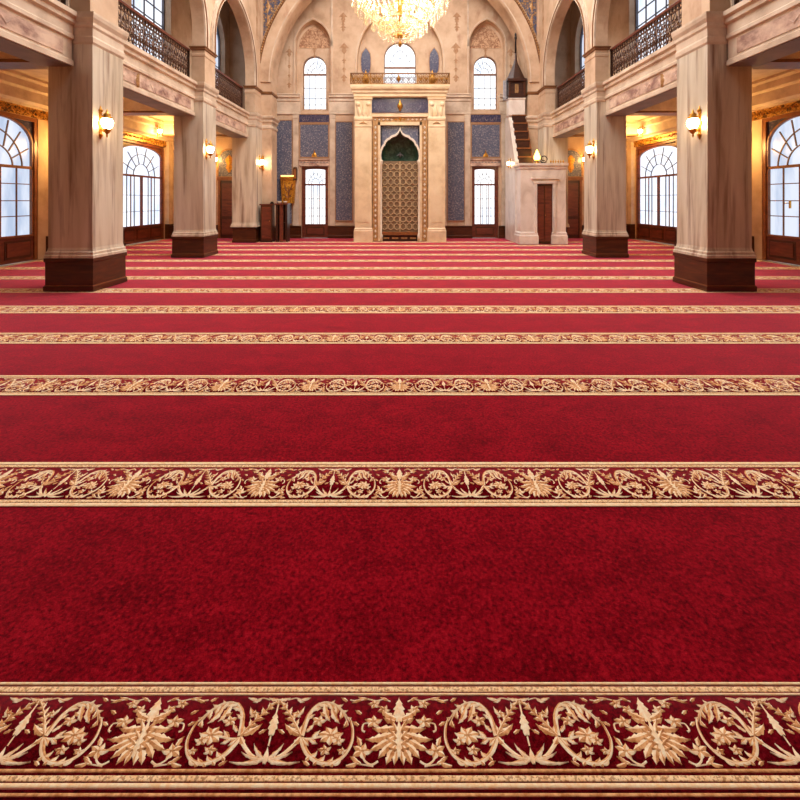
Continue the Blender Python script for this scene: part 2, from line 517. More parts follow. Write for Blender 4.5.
arch_wall(w, -2.87, 2.87, 6.03, ZC, jambed(0, 1.8, 6.03, 7.5, 2.35), 6.03, 0, .25, P)
w.box(-1.5, 1.5, 0, .5, -.015, 6.03, P)
wall_back = w.build('wall_back', kind='structure')
# niche mouldings and stencilled ornament (children of the wall)
o = MB(T_back(YB))
for cu, h, sp, ri in ((-WX,.74,8.15,1.05),(WX,.74,8.15,1.05),(0,1.8,7.5,2.35)):
    q = jambed(cu, h, 6.05, sp, ri)
    o.ring(q, offset(q, .09), -.05, .02, M['plaster'])
    o.ring(offset(q,.05), offset(q, .075), -.065, .02, M['stone'])
for s in (-1,1):
    o.box(s*2.87-.04, s*2.87+.04, -.05, .02, 8.1, ZC, M['stone'])
    o.lathe([(.02,0),(.06,.08),(.05,.16),(.02,.2)], (s*2.87, 0, 7.92), M['stone'], 8)
o.build('niche_moulding', wall_back)
ty = MB(T_back(YB))
for s in (-1,1):
    q = arch(s*WX, .66, 8.1, .95)
    ty.prism(q, .235, .25, M['tympanum'])
ty.build('painted_tympanum', wall_back)
def arabesque(mb, cu, w0, w1, v, sc=.1):
    H = w1-w0; m = M['stencil']
    mb.leafstrip([(cu, w0+H*t) for t in (0,.2,.4,.6,.8,1)], [.012]*6, v, .006, m)
    for t, r in ((.08,.7),(.3,.45),(.52,.5),(.84,1.0)):
        y = w0+H*t
        mb.leafstrip([(cu, y-sc*1.5*r), (cu, y-sc*.6*r), (cu, y), (cu, y+sc*.7*r), (cu, y+sc*1.6*r)], [.004, sc*.7*r, sc*.45*r, sc*.8*r, .003], v, .008, m)
        for sg in (-1,1):
            mb.leafstrip([(cu, y), (cu+sg*sc*.8*r, y+sc*.5*r), (cu+sg*sc*1.3*r, y+sc*.1*r)], [.01, sc*.28*r, .003], v, .006, m)
ab = MB(T_back(YB))
for s in (-1,1):
    arabesque(ab, s*2.36, 6.6, 8.25, -.004, .16)
    arabesque(ab, s*2.4, 8.8, 9.4, -.004, .14)
    arabesque(ab, s*4.68, 6.3, 8.1, -.004, .12)
    arabesque(ab, s*WX, 7.72, 8.1, .246, .08)
ab.build('stencilled_ornament', wall_back)
for s, nm in ((-1,'left'),(1,'right')):           # blue cartouches flanking the centre window
    b = MB(T_back(YB+.25))
    q = [(s*1.46+.2*x, 7.5+.58*y) for x,y in ((0,-1),(.5,-.85),(.9,-.6),(1,-.2),(1,.3),(.85,.62),(.4,.86),(0,1.05),(-.4,.86),(-.85,.62),(-1,.3),(-1,-.2),(-.9,-.6),(-.5,-.85))]
    b.prism(q, -.02, .0, M['tile_dark'])
    b.ring(q, [(s*1.46+(u-s*1.46)*1.15, 7.5+(z-7.5)*1.07) for u,z in q], -.03, 0, M['stencil'], True)
    o = b.build('tile_cartouche', wall_back); o['label'] = ('dark blue pointed tile cartouche just %s of the round-topped window above the prayer niche' % nm)
# ledge and frieze mouldings on the back wall
n = 1
for s in (-1,1):
    for a, b in ((1.5, 2.98), (4.2, 5.5)):
        t = MB(T_back(YB)); u0, u1 = sorted((s*a, s*b))
        t.extr([(0,5.74),(-.04,5.78),(-.04,5.88),(-.1,5.93),(-.1,6.0),(-.13,6.03),(-.13,6.07),(0,6.07)], u0, u1, M['stone'])
        t.extr([(0,5.2),(-.05,5.22),(-.05,5.3),(0,5.33)], u0, u1, M['stone'])
        t.box(u0, u1, -.02, 0, 5.33, 5.74, M['stone'])
        t.build('trim_%d' % n, kind='structure'); n += 1
    # slender pilaster strips framing the window bay
    for a in (4.44, 4.32, 2.9, 2.8):
        pass
    for a0, a1 in ((4.28,4.5),(2.74,2.95),(1.62,1.95)):
        t = MB(T_back(YB)); u0, u1 = sorted((s*a0, s*a1))
        t.box(u0, u1, -.06, 0, .52, 5.2, M['stone']); t.box(u0-.015, u1+.015, -.075, 0, .52, .68, M['stone']); t.box(u0-.015,u1+.015,-.075,0,5.04,5.2,M['stone'])
        t.build('trim_%d' % n, kind='structure'); n += 1
    # door-window lintel with carved band
    t = MB(T_back(YB)); u0, u1 = sorted((s*2.97, s*4.26))
    t.extr([(0,3.03),(-.05,3.03),(-.05,3.09),(-.03,3.1),(-.03,3.25),(-.08,3.29),(-.08,3.34),(0,3.34)], u0, u1, M['stone_carved'])
    for i in range(9):
        uu = u0+.1+(u1-u0-.2)*i/8
        t.leafstrip([(uu-.05,3.17),(uu,3.2),(uu+.05,3.17)], [.004,.03,.004], -.031, .012, M['soffit'])
    t.build('trim_%d' % n, kind='structure'); n += 1
    # baseboards
    sd = 'left' if s < 0 else 'right'
    t = MB(T_back(YB))
    for a0, a1 in ((1.6,3.04),(4.16,5.49)):
        u0, u1 = sorted((s*a0, s*a1))
        t.extr([(0,0),(-.07,0),(-.07,.1),(-.05,.12),(-.05,.44),(-.07,.46),(-.07,.5),(0,.52)], u0, u1, M['wood'])
    t.build('baseboard_back_%s' % sd, kind='structure')

# windows of the back wall
window(1, 'round-topped window high on the back wall left of the prayer niche', T_back(YB+.4), -WX, .5, 5.48, 7.27, .5, .03, M['trim_dark'], M['pane_white'], 4, (.15,.33,.62), mull=(), transom=7.0)
window(2, 'round-topped window high on the back wall above the prayer niche', T_back(YB+.4), 0, .68, 6.15, 7.7, .68, .03, M['trim_dark'], M['pane_white'], 4, (.3,.65), transom=7.3)
window(3, 'round-topped window high on the back wall right of the prayer niche', T_back(YB+.4), WX, .5, 5.48, 7.27, .5, .03, M['trim_dark'], M['pane_white'], 4, (.15,.33,.62), transom=7.0)
for s, k in ((-1,4),(1,5)):
    window(k, 'tall glazed door in the back wall %s of the prayer niche' % ('left' if s<0 else 'right'), T_back(YB+.12), s*3.59, .46, .54, 2.86, .08, .04, M['wood_red'], M['pane_white'], 5, (.22,.42,.65), mull=((-.16,.03),(.16,.03)), transom=2.25, kick=.54, square=2.94)

# ---- great arch in front of the back wall
w = MB(T_back(16.2))
op = jambed(0, 5.05, 0, 6.22, 5.05, 24)
arch_wall(w, -5.62, 5.62, 0, ZC, op, 0, 0, .7, M['plaster'])
for s in (-1,1):
    a, b = sorted((s*5.5, s*5.62)); w.box(a, b, .7, 1.2, 0, ZC, M['plaster'])
ga = w.build('wall_chancel_arch', kind='structure')
t = MB(T_back(16.2))
q = arch(0, 5.05, 6.22, 5.05, 24)
t.ring(offset(q,.02), offset(q,.46), -.05, .0, M['plaster'])
t.ring(offset(q,.06), offset(q,.1), -.07, .0, M['stone'])
t.build('arch_band', ga)
t = MB(T_back(16.2))
t.ring(offset(q,.47), offset(q,.56), -.07, .0, M['trim_dark'])
for i in range(170):                                        # bead moulding
    an = PI*(i+.5)/170
    r = 5.05+.515
    t.lathe([(.02,-.035),(.035,-.01),(.035,.01),(.02,.035)], (-r*math.cos(an), -.085, 6.22+r*math.sin(an)), M['gold_flat'], 6)
t.build('bead_moulding', ga)
t = MB(T_back(16.2))
for s in (-1,1):
    ex = offset(q,.62)
    pts = [(s*abs(u), z) for u,z in ex if u < 0 and 7.0 < z < 11.3 and abs(u) < 5.38]
    pts = pts + [(s*abs(pts[-1][0]), 11.9), (s*5.36, 11.9), (s*5.36, pts[0][1]+.25)]
    t.prism(pts, -.03, 0, M['tile_spandrel'])
    for k in range(7):
        z = 8.1+k*.55
        t.leafstrip([(s*5.2,z-.25),(s*5.15,z),(s*5.2,z+.25)], [.01,.07,.01], -.03, .02, M['gold_flat'])
t.build('spandrel_mosaic', ga)
for s in (-1,1):                                            # jamb capitals of the great arch
    t = MB(); x0, x1 = sorted((s*5.05, s*5.6))
    t.stack(x0, x1, 16.2, 16.89, [(0,4.38),(.03,4.42),(.03,4.5),(.0,4.53),(.0,4.62),(.05,4.68),(.05,4.74),(.1,4.82),(.1,4.88),(0,4.92)], M['stone'])
    t.stack(x0, x1, 16.2, 16.89, [(0,5.74),(.04,5.78),(.04,5.85),(0,5.87)], M['trim_dark'])
    t.build('trim_%d' % n, kind='structure'); n += 1
    t = MB(); t.stack(x0, x1, 16.2, 16.89, [(.06,0),(.06,.1),(.04,.12),(.04,.5),(.06,.52),(0,.56)], M['wood'])
    t.build('baseboard_arch_%s' % ('left' if s<0 else 'right'), kind='structure')

# ---- sides
PX = {1: (5.36, 6.24), 2: (5.45, 6.37), 3: (5.42, 6.32)}
PY = {1: (7.20, 8.10), 2: (11.46, 12.36), 3: (15.50, 16.19)}
UP = {1: (7.25, 7.97), 2: (11.50, 12.15), 3: (15.45, 16.19)}
for s in (-1, 1):
    sd = 'left' if s < 0 else 'right'
    # arcade wall over the gallery front
    w = MB(T_side(s, 0))
    bays = ((3.6,7.61,5.45,1.80), (7.61,11.83,9.735,1.765), (11.83,16.2,13.8,1.65))
    w.box(YR, 3.6, 5.47, 5.80, 5.87, ZC, M['plaster'])
    for a, b, cu, h in bays:
        arch_wall(w, a, b, 5.87, ZC, jambed(cu, h, 5.87, 6.3, 2.0), 5.87, 5.47, 5.80, M['plaster'])
    wn = w.build('wall_nave_%s' % sd, kind='structure')
    t = MB(T_side(s, 0))
    for a, b, cu, h in bays:
        q = jambed(cu, h, 5.88, 6.3, 2.0)
        t.ring(q, offset(q,.2), 5.42, 5.47, M['stone'])
        t.ring(offset(q,.06), offset(q,.10), 5.40, 5.43, M['trim_dark'])
        t.ring(offset(q,.22), offset(q,.27), 5.43, 5.47, M['stone'])
    t.build('arch_moulding', wn)
    t = MB(T_side(s, 0))
    for y in (15.75, 11.83, 7.61):
        for z in (8.2, 9.1):
            t.leafstrip([(y,z-.5),(y,z-.2),(y,z),(y,z+.3),(y,z+.5)], [.01,.07,.04,.09,.01], 5.468, .01, M['stencil'])
    t.build('stencilled_ornament', wn)
    # gallery outer wall with pointed windows
    w = MB(T_side(s, 7.2))
    edges = (YR, 6.0, 10.0, 14.0, 17.4); cents = (None, 8.0, 12.0, 16.0)
    w.box(YR, 6.0, 0, .35, 4.88, ZC, M['plaster'])
    for i in (1,2,3):
        arch_wall(w, edges[i], edges[i+1], 4.88, ZC, jambed(cents[i], .95, 5.7, 7.9, 1.25), 5.7, 0, .35, M['plaster'])
    w.build('wall_gallery_%s' % sd, kind='structure')
    for i, nm in ((1,'nearest'),(2,'middle'),(3,'farthest')):
        window((6 if s<0 else 9)+i-1, '%s pointed window of the upper gallery on the %s' % (nm, sd), T_side(s, 7.45), cents[i], .95, 5.7, 7.9, 1.25, .04, M['lead'], M['pane_blue'] if i == 3 else M['pane_day'], 4, (.2,.4,.6,.8), bar=.03)
    # outer aisle wall with two windows
    w = MB(T_side(s, 9.75))
    W1, W2 = (10.12, .88), (15.66, 1.26)
    w.box(YR, 8.6, 0, .4, -.015, 4.75, M['plaster'])
    arch_wall(w, 8.6, 13.0, -.015, 4.75, [(W1[0]-W1[1]-.1,0),(W1[0]-W1[1]-.1,3.78),(W1[0]+W1[1]+.1,3.78),(W1[0]+W1[1]+.1,0)], -.015, 0, .4, M['plaster'])
    arch_wall(w, 13.0, 17.4, -.015, 4.75, [(W2[0]-W2[1]-.1,0),(W2[0]-W2[1]-.1,3.78),(W2[0]+W2[1]+.1,3.78),(W2[0]+W2[1]+.1,0)], -.015, 0, .4, M['plaster'])
    w.build('wall_%s' % sd, kind='structure')
    k = 12 if s < 0 else 14
    window(k, 'arched gilt-framed window of the %s aisle nearest the viewer' % sd, T_side(s, 9.83), W1[0], W1[1], .64, 3.05, .66, .05, M['wood_edge'], M['pane_blue'], 4, (.3,.52,.76,), mull=((-.44,.035),(.0,.035)), transom=2.45, kick=.64, square=3.68, bar=.022, bmat=M['trim_dark'], handle=(.2 if s > 0 else False))
    window(k+1, 'wide arched double door window at the far end of the %s aisle' % sd, T_side(s, 9.83), W2[0], W2[1], .6, 3.3, .36, .04, M['wood_red'], M['pane_day'], 6, (.3,.62), mull=((-.02,.09),(.62,.03),(-.62,.03)), transom=2.5, kick=.6, square=3.68, bar=.016)
    # entablature over the aisle windows, gilded frieze, pilasters
    t = MB(T_side(s, 9.75))
    t.extr([(0,4.02),(-.14,4.02),(-.16,4.07),(-.3,4.12),(-.3,4.38),(-.36,4.44),(-.36,4.6),(-.42,4.66),(-.42,4.72),(0,4.72)], YR, 17.39, M['stone'])
    t.build('trim_%d' % n, kind='structure'); n += 1
    t = MB(T_side(s, 9.75)); t.box(YR, 17.39, -.06, 0, 3.78, 4.02, M['gold_frieze'])
    for i in range(44):
        y = 8+i*.213
        t.leafstrip([(y-.09,3.86),(y-.03,3.95),(y+.04,3.88),(y+.1,3.94)], [.005,.025,.025,.005], -.06, .02, M['gold'])
    t.build('trim_%d' % n, kind='structure'); n += 1
    for y0, y1 in ((11.5, 11.95),(13.2,13.75),(17.08,17.38),(8.4,8.9)):
        t = MB(T_side(s, 9.75)); t.box(y0, y1, -.16, 0, .6, 4.02, M['stone']); t.box(y0-.03,y1+.03,-.19,0,3.7,3.78,M['stone']); t.box(y0-.02,y1+.02,-.18,0,.6,.72,M['stone'])
        t.build('trim_%d' % n, kind='structure'); n += 1
    t = MB(T_side(s, 9.75))
    for y0, y1 in ((YR,9.36),(11.34,14.35),(17.09,17.39)):
        t.extr([(0,0),(-.2,0),(-.2,.12),(-.18,.14),(-.18,.54),(-.2,.56),(-.2,.6),(0,.6)], y0, y1, M['wood'])
    t.build('baseboard_%s' % sd, kind='structure')
    # aisle ceiling slab with cross beams
    t = MB(T_side(s, 0))
    t.box(YR, 17.4, 6.25, 9.75, 4.73, 4.88, M['stone'])
    t.build('ceiling_aisle_%s' % sd, kind='structure')
    for y0, y1 in ((3.4,3.9),(7.55,8.05),(11.95,12.45),(16.3,16.7)):
        t = MB(T_side(s, 0)); t.box(y0, y1, 6.4, 9.37, 4.2, 4.73, M['stone']); t.box(y0-.06, y1+.06, 6.4, 9.37, 4.58, 4.73, M['stone']); t.box(y0+.04,y1-.04,6.4,9.62,4.14,4.2,M['trim_dark'])
        t.build('trim_%d' % n, kind='structure'); n += 1
    # gallery front beams between the pillars
    prof = [(5.72,3.95),(5.72,4.04),(5.75,4.06),(5.75,4.40),(5.71,4.42),(5.71,4.48),(5.73,4.50),(5.73,4.66),(5.68,4.69),(5.68,4.76),(5.63,4.80),(5.63,4.88),(6.28,4.88),(6.28,3.95)]
    for (y0, y1), orn in (((YR, 7.22), None), ((8.06, 11.5), 9.0), ((12.3, 15.52), None)):
        t = MB(T_side(s, 0)); t.extr(prof, y0, y1, M['stone'])
        t.box(y0+.2, y1-.2, 5.738, 5.752, 4.1, 4.36, M['stone_carved'])
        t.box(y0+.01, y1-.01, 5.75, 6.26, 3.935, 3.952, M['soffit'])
        for i in range(int((y1-y0-.8)/.5)):
            y = y0+.45+i*.5
            t.leafstrip([(y-.12,4.2),(y-.04,4.27),(y+.05,4.18),(y+.13,4.26)], [.005,.03,.03,.005], 5.738, .01, M['stone_carved'])
        b = t.build('trim_%d' % n, kind='structure'); n += 1
        if orn:
            g = MB(T_side(s, 0)); g.leafstrip([(orn,4.06),(orn,4.12),(orn,4.2),(orn,4.28),(orn,4.36)], [.01,.03,.06,.045,.004], 5.74, .05, M['gold_flat'])
            g.build('gilt_ornament', b)

# aisle back-wall doors
for s, k in ((-1,1),(1,2)):
    e = struct('door_%d' % k, (s*7.0, YB, 0), 'tall dark wooden door at the end of the %s aisle under a painted arch' % ('left' if s<0 else 'right'))
    d = MB(T_back(YB)); u0, u1 = sorted((s*6.35, s*7.55))
    d.box(u0, u1, -.06, 0, 0, 2.42, M['wood'])
    for i in (0,1):
        a0 = u0+.06+(u1-u0)/2*i; a1 = a0+(u1-u0)/2-.12
        for z0, z1 in ((.15,.8),(.92,2.3)):
            d.box(a0, a1, -.075, -.05, z0, z1, M['wood_red'])
    d.build('door_leaf', e)
    d = MB(T_back(YB))
    d.box(u0-.09, u0, -.1, 0, 0, 2.42, M['wood_edge']); d.box(u1, u1+.09, -.1, 0, 0, 2.42, M['wood_edge']); d.box(u0-.12, u1+.12, -.12, 0, 2.42, 2.56, M['wood_edge'])
    d.build('door_frame', e)
    b = MB(T_back(YB)); cu = s*7.2
    q = jambed(cu, .45, 2.6, 3.25, .45)
    b.prism(q, -.03, 0, M['tile'])
    b.ring(q, offset(q,.07), -.05, 0, M['gold_flat'])
    b.leafstrip([(cu,2.75),(cu,2.95),(cu,3.1),(cu,3.3),(cu,3.5)], [.03,.14,.1,.18,.02], -.03, .015, M['gold'])
    o = b.build('painted_arch_panel', wall_back); o['label'] = ('arched blue and gold painted panel above the wooden door of the %s aisle' % ('left' if s<0 else 'right'))
    t = MB(T_back(YB))
    for a, b2 in ((5.75,6.24),(7.66,9.55)):
        u0, u1 = sorted((s*a, s*b2)); t.extr([(0,0),(-.06,0),(-.06,.5),(0,.55)], u0, u1, M['wood'])
    t.build('baseboard_aisle_%s' % ('left' if s<0 else 'right'), kind='structure')

# =================================================================== PILLARS
where = {1: 'nearest the viewer', 2: 'second from the viewer', 3: 'against the great arch at the far end'}
for s in (-1, 1):
    sd = 'left' if s < 0 else 'right'
    for k in (1,2,3):
        x0, x1 = sorted((s*PX[k][0], s*PX[k][1])); y0, y1 = PY[k]
        e = thing('pillar', 'square veined marble pillar on a dark wooden base, %s side, %s' % (sd, where[k]), 'pillar', ((x0+x1)/2, (y0+y1)/2, 0), 'marble pillars along the nave')
        i = .05 if k < 3 else .0
        p = MB(); p.stack(x0+.02, x1-.02, y0+.02, y1-(.02 if k<3 else 0), [(.02,0),(.02,.085),(.0,.095),(.0,.5),(.015,.52),(.015,.575),(0,.58)] , M['wood'])
        p.build('plinth', e)
        p = MB(); p.stack(x0+.02, x1-.02, y0+.02, y1-(.02 if k<3 else 0), [(.008,.092),(.008,.105)], M['wood_edge']); p.build('skirting_bead', e)
        p = MB(); p.stack(x0+i, x1-i, y0+i, y1-i, [(.045,.58),(.045,.625),(.03,.64),(.03,.68),(.012,.70),(.0,.76),(0,4.9)], M['marble']); p.build('shaft', e)
        p = MB(); p.stack(x0+i, x1-i, y0+i, y1-i, [(.002,4.34),(.02,4.38),(.02,4.46),(.008,4.49),(.008,4.62),(.03,4.66),(.03,4.72),(.06,4.79),(.07,4.85),(.07,4.89),(0,4.905)], M['stone']); p.build('capital', e)
        ux0, ux1 = sorted((s*5.45, s*5.82)); 
        p = MB(); p.stack(ux0, ux1, UP[k][0], UP[k][1], [(0,4.9),(0,5.6),(.012,5.62),(.012,5.68),(0,5.70),(0,5.78)], M['plaster']); p.build('upper_shaft', e)
        p = MB(); p.stack(ux0, ux1, UP[k][0], UP[k][1], [(.0,5.78),(.03,5.8),(.03,5.84),(.05,5.86),(.05,5.885),(0,5.89)], M['trim_dark']); p.build('impost_band', e)

# =================================================================== RAILINGS
def rail_panel(mb, u0, u1, w0, w1, v, m, pitch=.42, r=.011):
    """scrollwork lattice in the (u,w) plane"""
    L = u1-u0; k = max(1, round(L/pitch)); p = L/k; H = w1-w0
    for i in range(k):
        c = u0+p*(i+.5)
        for sg in (-1,1):
            spiral = []
            for j in range(15):
                a = j/14*2.6*PI; rr = p*.235*(1-.72*j/14)
                spiral.append((c+sg*(p*.24+rr*math.cos(a+PI)), v, w0+H*.36+rr*1.25*math.sin(a+PI)))
            mb.tube(spiral, r, m, 4)
            sp2 = []
            for j in range(13):
                a = j/12*2.2*PI; rr = p*.21*(1-.7*j/12)
                sp2.append((c+sg*(p*.26-rr*math.cos(a)), v, w0+H*.74-rr*1.1*math.sin(a)))
            mb.tube(sp2, r, m, 4)
            mb.tube([(c, v, w0+H*.02), (c+sg*p*.12, v, w0+H*.2), (c+sg*p*.04, v, w0+H*.5), (c+sg*p*.2, v, w0+H*.8), (c, v, w0+H)], r*.9, m, 4)
            mb.leafstrip([(c+sg*p*.05,w0+H*.1),(c+sg*p*.2,w0+H*.16),(c+sg*p*.42,w0+H*.06)], [.01,.03,.004], v, .015, m)
            mb.leafstrip([(c+sg*p*.08,w0+H*.58),(c+sg*p*.24,w0+H*.5),(c+sg*p*.45,w0+H*.6)], [.008,.035,.004], v, .015, m)
        mb.leafstrip([(c,w0+H*.3),(c,w0+H*.42),(c,w0+H*.5),(c,w0+H*.62)], [.005,.05,.035,.004], v, .02, m)
        mb.tube([(c-p/2, v, w0), (c-p/2, v, w1)], r, m, 4)
for s in (-1,1):
    sd = 'left' if s < 0 else 'right'
    for (y0, y1), nm in (((3.6, 7.3),'nearest the viewer'), ((7.99, 11.6),'between the first and second pillars'), ((12.17, 15.5),'between the second and last pillars')):
        e = thing('balcony_railing', 'dark bronze scrollwork balcony railing with wooden handrail, %s side, %s' % (sd, nm), 'railing', (s*5.95, (y0+y1)/2, 4.88), 'gallery railings')
        T = T_side(s, 0)
        t = MB(T); t.extr([(5.9,5.78),(5.9,5.83),(5.93,5.86),(5.98,5.86),(6.01,5.83),(6.01,5.78)], y0, y1, M['rail_wood']); t.build('handrail', e)
        t = MB(T); t.box(y0, y1, 5.92, 5.98, 4.88, 4.96, M['wood_dark']); t.box(y0, y1, 5.93, 5.97, 5.03, 5.06, M['bronze']); t.box(y0, y1, 5.93, 5.97, 5.66, 5.69, M['bronze']); t.build('rails', e)
        t = MB(T); rail_panel(t, y0+.04, y1-.04, 5.06, 5.66, 5.95, M['bronze'], .25, .016)
        nb = int((y1-y0)/.105)
        for i in range(nb):
            y = y0+(i+.5)*(y1-y0)/nb
            t.lathe([(.008,0),(.022,.03),(.022,.06),(.008,.09)], (y, 5.95, 5.69), M['bronze'], 5)
            t.lathe([(.006,0),(.018,.03),(.006,.07)], (y, 5.95, 4.96), M['bronze'], 5)
        t.build('scroll_panel', e)
        for y in (y0+.02, y1-.02):
            t = MB(T); t.box(y-.02, y+.02, 5.92, 5.98, 4.88, 5.78, M['wood_dark']); t.build('post', e)

# =================================================================== CARPET
YN, YF = -4.9, 17.38
f_h = 412*1.6065
e = thing('prayer_carpet', 'wall-to-wall crimson prayer carpet with rows of gold floral bands across the hall', 'carpet', (0, 6, -.014))
e.location.z -= .0125
c = MB(); c.box(-9.54, 9.54, YN, YF, -.014, 0, M['carpet']); c.build('pile_field', e)
PERIOD = .77
def motif(q):
    """half of the repeat: strips in (s 0..127.5, t 0..72); returns list of (pts, halfwidths, height, colour)"""
    S = []
    def leaf(p0, p1, w, bend=0, lobes=0, h=1., c=0):
        n_ = max(3, int((4+lobes*3)*q)+1)
        dx, dy = p1[0]-p0[0], p1[1]-p0[1]
        cx, cy = (p0[0]+p1[0])/2-dy*bend, (p0[1]+p1[1])/2+dx*bend
        pts = []; hw = []
        for i in range(n_+1):
            t = i/n_
            pts.append(((1-t)**2*p0[0]+2*t*(1-t)*cx+t*t*p1[0], (1-t)**2*p0[1]+2*t*(1-t)*cy+t*t*p1[1]))
            k = math.sin(PI*min(1, t*.92+.08)**.85)
            if lobes and q > .6: k *= 1-.42*((t*lobes) % 1)
            hw.append(max(.12, w*k))
        S.append((pts, hw, h, c))
    def stem(P_, w0, w1, h=.8, c=0):
        k = max(2, int(6*q)); pts = catmull(P_, k); m_ = len(pts)-1
        S.append((pts, [w0+(w1-w0)*i/m_ for i in range(m_+1)], h, c))
    def flower(x, y, r, n_=6, a0=0, c=0):
        for i in range(n_):
            a = a0+2*PI*i/n_
            leaf((x+r*.1*math.cos(a), y+r*.1*math.sin(a)), (x+r*math.cos(a)*1.15, y+r*math.sin(a)*.85), r*.3, .1, 0, 1.1, c)
        leaf((x-r*.3,y),(x+r*.3,y), r*.22, 0, 0, 1.6, 1)
    def acanthus(P_, w, n_, side=(1,-1), ln=9, c=0):
        pts = catmull(P_, 8); m_ = len(pts)-1
        stem(P_, w*.55, .5, 1.4, c)
        for i in range(1, n_+1):
            t = i/(n_+.6); j = min(m_-1, int(t*m_)); p = pts[j]; qn = pts[j+1]
            dx, dy = qn[0]-p[0], qn[1]-p[1]; l = math.hypot(dx,dy) or 1; dx/=l; dy/=l
            for sg in side:
                L_ = ln*(1-.35*abs(t-.45)*2)
                tip = (p[0]+dx*L_*.75-sg*dy*L_*.75, p[1]+dy*L_*.75+sg*dx*L_*.75)
                leaf(p, tip, L_*.27, sg*-.22, 2, 1.0, c)
    # palmette (half, s >= 0; mirrored later)
    leaf((0,44),(0,70), 6.2, 0, 4, 1.3)
    for a, b, w_, bd, lb in (((3,47),(19,57),4.2,-.15,3),((4,44),(16,48),3.2,-.1,2),((4,38),(27,37),4.6,-.12,3),((4,33),(33,26),5.2,-.12,4),
                             ((4,29),(30,15),4.6,-.05,3),((4,24),(20,8),5.0,.1,3),((3,20),(12,2.5),4.6,.1,3),((1.5,17),(4.5,2),3.0,.05,2)):
        leaf(a, b, w_, bd, lb, 1.2)
    for a, b, w_ in (((2,26),(11,36),2.0),((2,20),(13,27),2.1),((2,33),(9,46),2.0),((2,15),(10,17),1.8)):
        leaf(a, b, w_, .1, 0, 2.0)
    leaf((0,8),(0,47), 3.4, 0, 0, 2.4)
    flower(26, 44, 8, 5, .3); stem([(34,34),(37,36),(36,42),(31,43)], 1, .6)
    flower(16, 57, 6, 5, .8)
    flower(36, 15, 9, 5, .6); leaf((38,20),(42,29),2.6,.2,2); stem([(20,6),(26,3),(32,6),(36,12)], 1, .8)
    # top and bottom border sprays
    stem([(9,66),(16,69),(24,67),(34,69),(44,67),(52,68)], .8, .7)
    flower(26, 63, 6, 5, 0); leaf((40,68),(50,64),2,.1,2); leaf((33,69),(44,71),1.6,-.1); leaf((12,67),(20,70.5),1.6,.1)
    stem([(24,1.5),(34,3),(42,4),(50,2)], .7, .6); leaf((36,3),(46,8),2.2,.1,2); leaf((40,4),(50,1),2,-.1)
    # scroll ring
    stem([(97,28),(89,14),(77,5.5),(64,4.5),(53,11),(46.5,24),(47,38),(51,48)], 2.4, .9, 1.1)
    acanthus([(96,34),(94,50),(87,61),(77,65),(66,61),(57,52),(51,40)], 3.6, 7, (1,), 12)
    acanthus([(80,65),(68,63),(58,55),(50,44)], 2.0, 4, (-1,), 6.5)
    stem([(97,30),(95,44),(91,56),(84,64)], 2.4, 1.6, 1.2)
    leaf((78,62),(70,44),3.6,.15,3); leaf((70,58),(60,42),3.2,.15,3)
    for a in ((62,3),(70,3.2),(78,5),(86,9)):
        leaf(a, (a[0]-7, a[1]+6), 2.2, .2, 0); leaf(a, (a[0]+3, max(1,a[1]-3)), 1.8, .2, 0)
    # flower inside the ring
    flower(68, 30, 11, 7, .2); flower(60, 25, 6, 5, .4)
    stem([(96,27),(88,27),(80,29),(72,30)], 1.3, 1)
    leaf((88,27),(80,22),2.4,.1,2); leaf((86,28),(79,35),2.4,-.1,2)
    flower(82, 45, 7, 5, .5); leaf((93,34),(86,42),2.2,0,2); leaf((76,51),(82,54),2,0); flower(72, 16, 6, 5, .1); flower(55, 15, 4.5, 5, .3)
    # leafy stem from the junction up to the mirror axis
    acanthus([(97,29),(103,38),(110,48),(118,58),(127,66)], 3.2, 6, (1,-1), 8.5)
    leaf((100,31),(116,42),3.6,-.1,3)
    stem([(98,27),(106,18),(114,11),(124,7)], 1.8, 1.4)
    leaf((97,29),(104,20),3,0,2); leaf((96,28),(88,20),3,0,2)
    # foot palmette and hanging bud on the mirror axis
    for tip, w_ in (((94,5),2.3),((103,14),2.3),((113,22),2.3),((110,3),1.8)):
        leaf((126,8), tip, w_, .14, 3, 1.2)
    leaf((127.5,3),(127.5,18),2.4,0,0,1.6); leaf((127.5,30),(127.5,55),5,0,4,1.5)
    stem([(127.5,66),(127.5,50),(127.5,20)], .8, .7); leaf((127.5,68),(116,70),2.2,.1,2); leaf((127.5,66),(118,63),2,.1,2)
    stem([(104,68),(110,70),(118,68)], .7, .7); leaf((108,69),(100,65),2,.1,2); leaf((104,68),(94,70),1.8,0); flower(105, 52, 5, 5, .2); leaf((104,50),(99,60),2,0,2)
    # dense filling sprigs
    for x, y in ((42,54),(44,42),(43,8),(58,68),(88,4),(118,34)):
        leaf((x-3,y-2),(x+4,y+2),2,.15,2)
    return S

